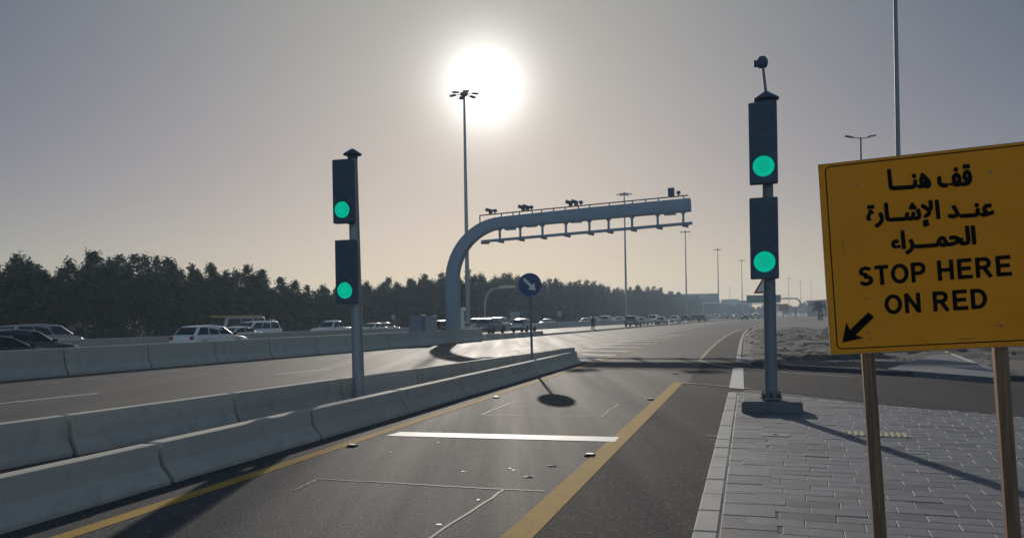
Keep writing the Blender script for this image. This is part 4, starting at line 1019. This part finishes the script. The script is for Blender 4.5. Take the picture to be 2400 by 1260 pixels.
def make_car(kind):
    k = KINDS[kind]; W_, H_, belt = k['W'], k['H'], k['belt']
    t = thing('car', 'x', 'car')
    lo = k['lower']; wr = k['wr']; z0 = lo[-1][1]; pts = list(lo)
    for xc in (k['wh'], -k['wh']):
        R_ = wr+.05
        for i in range(9):
            a = pi*i/8; pts.append((xc+R_*cos(a), max(z0, wr+R_*sin(a))))
    b = MB(); b.prism(pts, lambda x, z, y: Vector((x, y, z)), -W_/2, W_/2); b.build('body', P_WHITE, t, bevel=.08, smooth=50, seg=3)
    bf, tf, tr_, br = k['gh']; yb, yt = W_/2-.06, W_/2-.24; zb_, zt_ = belt-.02, H_
    V = [Vector((bf, -yb, zb_)), Vector((bf, yb, zb_)), Vector((br, yb, zb_)), Vector((br, -yb, zb_)), Vector((tf, -yt, zt_-.09)), Vector((tf, yt, zt_-.09)), Vector((tr_, yt, zt_-.07)), Vector((tr_, -yt, zt_-.07))]
    mid = [Vector(((tf+tr_)/2, -yt, zt_)), Vector(((tf+tr_)/2, yt, zt_))]
    b = MB(); b.add(V+mid, [(0, 1, 5, 4), (2, 3, 7, 6), (4, 5, 9, 8), (8, 9, 6, 7), (1, 2, 6, 9, 5), (3, 0, 4, 8, 7), (3, 2, 1, 0)]); b.build('cabin', P_WHITE, t, bevel=.10, smooth=60, seg=3)
    def pane(name, q, u0, u1, v0, v1):                               # q: bottom a, bottom b, top b, top a
        A, B, C, D_ = q; P_ = lambda u, v: A.lerp(B, u).lerp(D_.lerp(C, u), v)
        n = (B-A).cross(D_-A).normalized()
        P4 = [P_(u0, v0), P_(u1, v0), P_(u1, v1), P_(u0, v1)]; cen = sum((V), Vector())/8
        if n.dot(P4[0]-cen) < 0: n = -n
        bb = MB(); bb.add([p+n*.012 for p in P4]+[p-n*.02 for p in P4], [(0, 1, 2, 3), (7, 6, 5, 4), (0, 4, 5, 1), (1, 5, 6, 2), (2, 6, 7, 3), (3, 7, 4, 0)]); return bb.build(name, m_glass, t)
    pane('windscreen', (V[0], V[1], V[5], V[4]), .07, .93, .12, .90)
    pane('rear_window', (V[3], V[2], V[6], V[7]), .09, .91, .18, .88)
    for q in ((V[3], V[0], V[4], V[7]), (V[2], V[1], V[5], V[6])):
        cuts_ = {'sedan': ((.05, .46), (.49, .93)), 'pickup': ((.06, .42), (.46, .92))}.get(kind, ((.05, .33), (.36, .62), (.65, .94)))
        for u0, u1 in cuts_: pane('window', q, u0, u1, .16, .88)
    for s in (-1, 1):
        for xw in (k['wh'], -k['wh']):
            b = MB(); rx = Matrix.Rotation(R(90), 3, 'X'); b.lathe([(wr*.6, -.10), (wr*.93, -.11), (wr, -.07), (wr, .07), (wr*.93, .11), (wr*.6, .10)], (xw, s*(W_/2-.12), wr), 20, rx); wo_ = b.build('wheel', m_tyre, t, smooth=40)
            b = MB(); b.lathe([(wr*.62, -.08), (wr*.62, .08)], (xw, s*(W_/2-.115), wr), 16, rx); b.build('rim', m_rim, wo_)
        fx = max(p[0] for p in lo); rxx = min(p[0] for p in lo)
        b = MB(); b.box((fx-.13, s*(W_/2-.24), belt-.24), (.22, .34, .15)); b.build('headlight', m_head, t, bevel=.03)
        b = MB(); b.box((rxx+.07, s*(W_/2-.17), belt-.10), (.16, .26, .20)); b.build('taillight', m_tail, t, bevel=.03)
        b = MB(); b.box((bf-.30, s*(W_/2+.09), belt+.09), (.13, .20, .14)); b.build('mirror', m_dark, t, bevel=.03)
    b = MB(); b.box((rxx+.03, 0, .48), (.10, W_*.92, .20)); b.build('bumper', m_dark, t, bevel=.04)
    b = MB(); b.box((fx-.03, 0, .42), (.10, W_*.9, .22)); b.build('bumper', m_dark, t, bevel=.04)
    b = MB(); b.box((rxx-.012, 0, .72), (.03, .50, .12)); b.build('number_plate', m_plate, t)
    bpy.context.view_layer.update(); return t, note(t)
USED = set()
def car(kind, px, v, label, m=None, back=False, cat='car', turn=0, name=None, group='vehicles on the motorway', Y=None):
    p = HV(px, v) if Y is None else D(px, 740, Y); p.z = 0
    if kind not in CARS: CARS[kind] = make_car(kind)
    o = CARS[kind][0] if kind not in USED else dup(CARS[kind][1])
    USED.add(kind); o.name = name or {'suv': 'sport_utility_car', 'minivan': 'minivan', 'pickup': 'pickup_truck', 'minibus': 'minibus'}.get(kind, 'car')
    o.location = p; o.rotation_euler = (0, 0, pi/2-HW.a+(pi if back else 0)+turn)
    tag(o, label, cat, group)
    if m:
        for c in o.children:
            if c.name.split('.')[0] in ('body', 'cabin'): c.material_slots[0].link = 'OBJECT'; c.material_slots[0].material = m
    return o
CARLIST = [
    ('sedan', -18, -27.6, 'dark saloon cut by the left picture edge, nearest behind the tall barrier', P_BLK, False),
    ('crossover', 45, -32.3, 'dark blue crossover at far left, facing right behind the tall barrier', P_DARK, False),
    ('crossover', 492, -33.2, 'white estate car with dark windows behind the tall barrier', P_WHITE, False),
    ('minivan', 96, -45.5, 'pale silver minivan before the trees at far left', P_SILV, False),
    ('minibus', 556, -50, 'minibus with a yellow roof edge before the trees', P_BUS, True),
    ('minivan', 598, -45, 'white minivan in front of the yellow topped minibus', P_WHITE, True),
    ('sedan', 548, -41.5, 'small white car just visible right behind the white estate car', P_WHITE, True),
    ('pickup', 778, -46, 'white pickup heading left beyond the median barrier', P_WHITE, True),
    ('sedan', 880, -46, 'white saloon right of the left signal pole', P_WHITE, False),
    ('sedan', 902, -49, 'silver saloon half behind the white saloon', P_SILV, False),
    ('crossover', 1036, -33, 'maroon car left of the gantry column', P_RED, False),
    ('crossover', 1038, -41.5, 'white car behind the maroon car', P_WHITE, True),
    ('sedan', 1080, -33, 'silver car right of the gantry column', P_SILV, False),
    ('suv', 1114, -42, 'pale grey car in the queue right of the gantry column', P_SILV, True),
    ('suv', 1150, -34.0, 'dark backed car in front of the white minivan', P_GREY, False),
    ('minivan', 1166, -41.5, 'white minivan in the middle of the queue', P_WHITE, True),
    ('crossover', 1228, -32.3, 'silver hatchback just left of the blue sign pole', P_SILV, False),
    ('sedan', 1282, -46, 'white saloon alone beyond the median barrier right of the blue sign', P_WHITE, True),
    ('suv', 1484, -26.8, 'grey green off-roader with dark rear window, largest of the cars driving away', P_GREY, False),
    ('sedan', 1503, -30.5, 'pale car half hidden right of the grey off-roader', P_SILV, False),
    ('minivan', 1534, -31, 'white roofed van driving away', P_WHITE, False),
    ('sedan', 1550, -27.2, 'silver saloon right of the white roofed van', P_SILV, False),
    ('crossover', 1583, -29, 'dark backed white car driving away', P_WHITE, False),
    ('crossover', 1607, -31, 'black car right of the dark backed white car', P_BLK, False),
    ('suv', 1631, -29.5, 'dark blue off-roader, left of a pair', P_DARK, False),
    ('suv', 1646, -26.5, 'dark blue off-roader, right of a pair', P_DARK, False),
    ('sedan', 1746, None, 'black saloon alone in the right lane far ahead', P_BLK, False),
]
for kd, px, v, lb, m, bk in CARLIST:
    o = car(kd, px, v, lb, m, bk, cat={'minivan': 'van', 'minibus': 'minibus', 'pickup': 'pickup'}.get(kd, 'car'), Y=225 if v is None else None)
    if kd == 'minibus':
        b = MB(); b.box((0, 0, 2.30), (5.2, 1.62, .16)); b.build('roof_stripe', P_YEL, o, bevel=.02)
for i, (px, v) in enumerate(((1372, -44), (1391, -46), (1420, -44), (1438, -47), (1452, -44), (1412, -50))):
    car(('sedan', 'crossover', 'minivan')[i % 3], px, v, 'pale oncoming car in the far line beyond the median', (P_WHITE, P_BEIGE, P_SILV)[i % 3], True, group='oncoming cars beyond the median')
k = 0
for px in (1655, 1664, 1672, 1680, 1688, 1696, 1703, 1710, 1718, 1726, 1734, 1742, 1750, 1757, 1764, 1771, 1778, 1785):
    Y = 235+(k*53 % 110)
    car(('sedan', 'crossover', 'suv', 'minivan')[k % 4], px, 0, 'tiny distant car in the dense traffic near the vanishing point', (P_WHITE, P_SILV, P_DARK, P_WHITE, P_GREY, P_BEIGE)[k % 6], k % 3 == 0, group='distant cars in dense traffic', Y=Y); k += 1

# ------------------------------------------------------------------ people
def skin_mesh(name, verts, edges, radii, m, parent, sub=2):
    me = bpy.data.meshes.new(name); me.from_pydata(verts, edges, []); o = bpy.data.objects.new(name, me); COL.objects.link(o)
    md = o.modifiers.new('s', 'SKIN'); sv = me.skin_vertices[0].data
    for i, r_ in enumerate(radii): sv[i].radius = (r_, r_)
    sv[0].use_root = True
    s2 = o.modifiers.new('u', 'SUBSURF'); s2.levels = sub; s2.render_levels = sub
    bpy.context.view_layer.update(); dg = bpy.context.evaluated_depsgraph_get(); m2 = bpy.data.meshes.new_from_object(o.evaluated_get(dg)); bpy.data.objects.remove(o)
    m2.name = name; m2.materials.clear(); m2.materials.append(m); m2.polygons.foreach_set('use_smooth', [True]*len(m2.polygons))
    q = bpy.data.objects.new(name, m2); COL.objects.link(q)
    if parent: q.parent = parent
    return q
m_skin = mat('skin', (.28, .16, .10), .6); m_shirt = mat('navy_shirt', (.025, .03, .055), .85); m_trou = mat('dark_trousers', (.018, .018, .022), .85); m_hair = mat('black_hair', (.012, .01, .01), .6)
def person(p, rz, label, step=.12):
    t = thing('person', label, 'person', p, rz, 'people on foot')
    # y forward; pelvis root
    V = [(0, 0, .94), (0, 0, 1.12), (0, .01, 1.32), (0, .01, 1.44), (0, .02, 1.53), (0, .03, 1.63), (0, .02, 1.70)]
    E = [(0, 1), (1, 2), (2, 3), (3, 4), (4, 5), (5, 6)]; Rr = [.15, .13, .155, .10, .055, .095, .07]
    for s in (-1, 1):
        i = len(V); V += [(s*.17, .0, 1.40), (s*.22, -.02*s, 1.13), (s*.23, .06-.1*s, .90), (s*.23, .09-.1*s, .80), (s*.225, .12-.1*s, .735)]; E += [(3, i), (i, i+1), (i+1, i+2), (i+2, i+3), (i+3, i+4)]; Rr += [.065, .047, .034, .036, .02]
        i = len(V); V += [(s*.09, 0, .88), (s*.10, s*step*.6+.03, .50), (s*.10, s*step, .09), (s*.11, s*step+.15, .04)]; E += [(0, i), (i, i+1), (i+1, i+2), (i+2, i+3)]; Rr += [.10, .065, .045, .035]
    skin_mesh('body', V, E, Rr, m_skin, t)
    V2 = [(0, 0, .93), (0, 0, 1.12), (0, .01, 1.32), (0, .01, 1.45)]; E2 = [(0, 1), (1, 2), (2, 3)]; R2 = [.172, .15, .175, .10]
    for s in (-1, 1):
        i = len(V2); V2 += [(s*.18, 0, 1.40), (s*.222, -.02*s, 1.13), (s*.23, .03-.06*s, 1.0)]; E2 += [(3, i), (i, i+1), (i+1, i+2)]; R2 += [.082, .064, .056]
    skin_mesh('shirt', V2, E2, R2, m_shirt, t)
    V3 = [(0, 0, .95)]; E3 = []; R3 = [.165]
    for s in (-1, 1):
        i = len(V3); V3 += [(s*.09, 0, .85), (s*.10, s*step*.6+.03, .50), (s*.10, s*step, .07)]; E3 += [(0, i), (i, i+1), (i+1, i+2)]; R3 += [.115, .085, .07]
    skin_mesh('trousers', V3, E3, R3, m_trou, t)
    b = MB(); b.lathe([(.10, 1.62), (.108, 1.68), (.09, 1.745), (.0, 1.775)], (0, .012, 0), 16); b.build('hair', m_hair, t, smooth=60)
    return t
p = G(1390, 775); person(p, -HW.a, 'person in dark clothes walking on the bright carriageway right of the blue sign')
p = D(1927, 748, 150); person(Vector((p.x, p.y, .1)), .6, 'tiny dark figure standing by the palm at the dirt edge', .05)

# ------------------------------------------------------------------ dusty air
b = MB(); b.box((300, 640, 22), (2400, 1400, 48))
hz_ = b.build('haze', None if False else mat('tmp', (1, 1, 1)))
hm = bpy.data.materials.new('dusty_air'); hm.use_nodes = True; t_ = hm.node_tree; t_.nodes.clear()
pv = N(t_, 'ShaderNodeVolumePrincipled'); pv.inputs['Color'].default_value = (.64, .82, 1.0, 1); pv.inputs['Density'].default_value = .00058; pv.inputs['Anisotropy'].default_value = .35
ou = N(t_, 'ShaderNodeOutputMaterial'); t_.links.new(pv.outputs[0], ou.inputs['Volume'])
hz_.data.materials.clear(); hz_.data.materials.append(hm); tag(hz_, kind='stuff', label='thin dusty air over the whole road', cat='haze')
print('OBJECTS', len(bpy.data.objects))
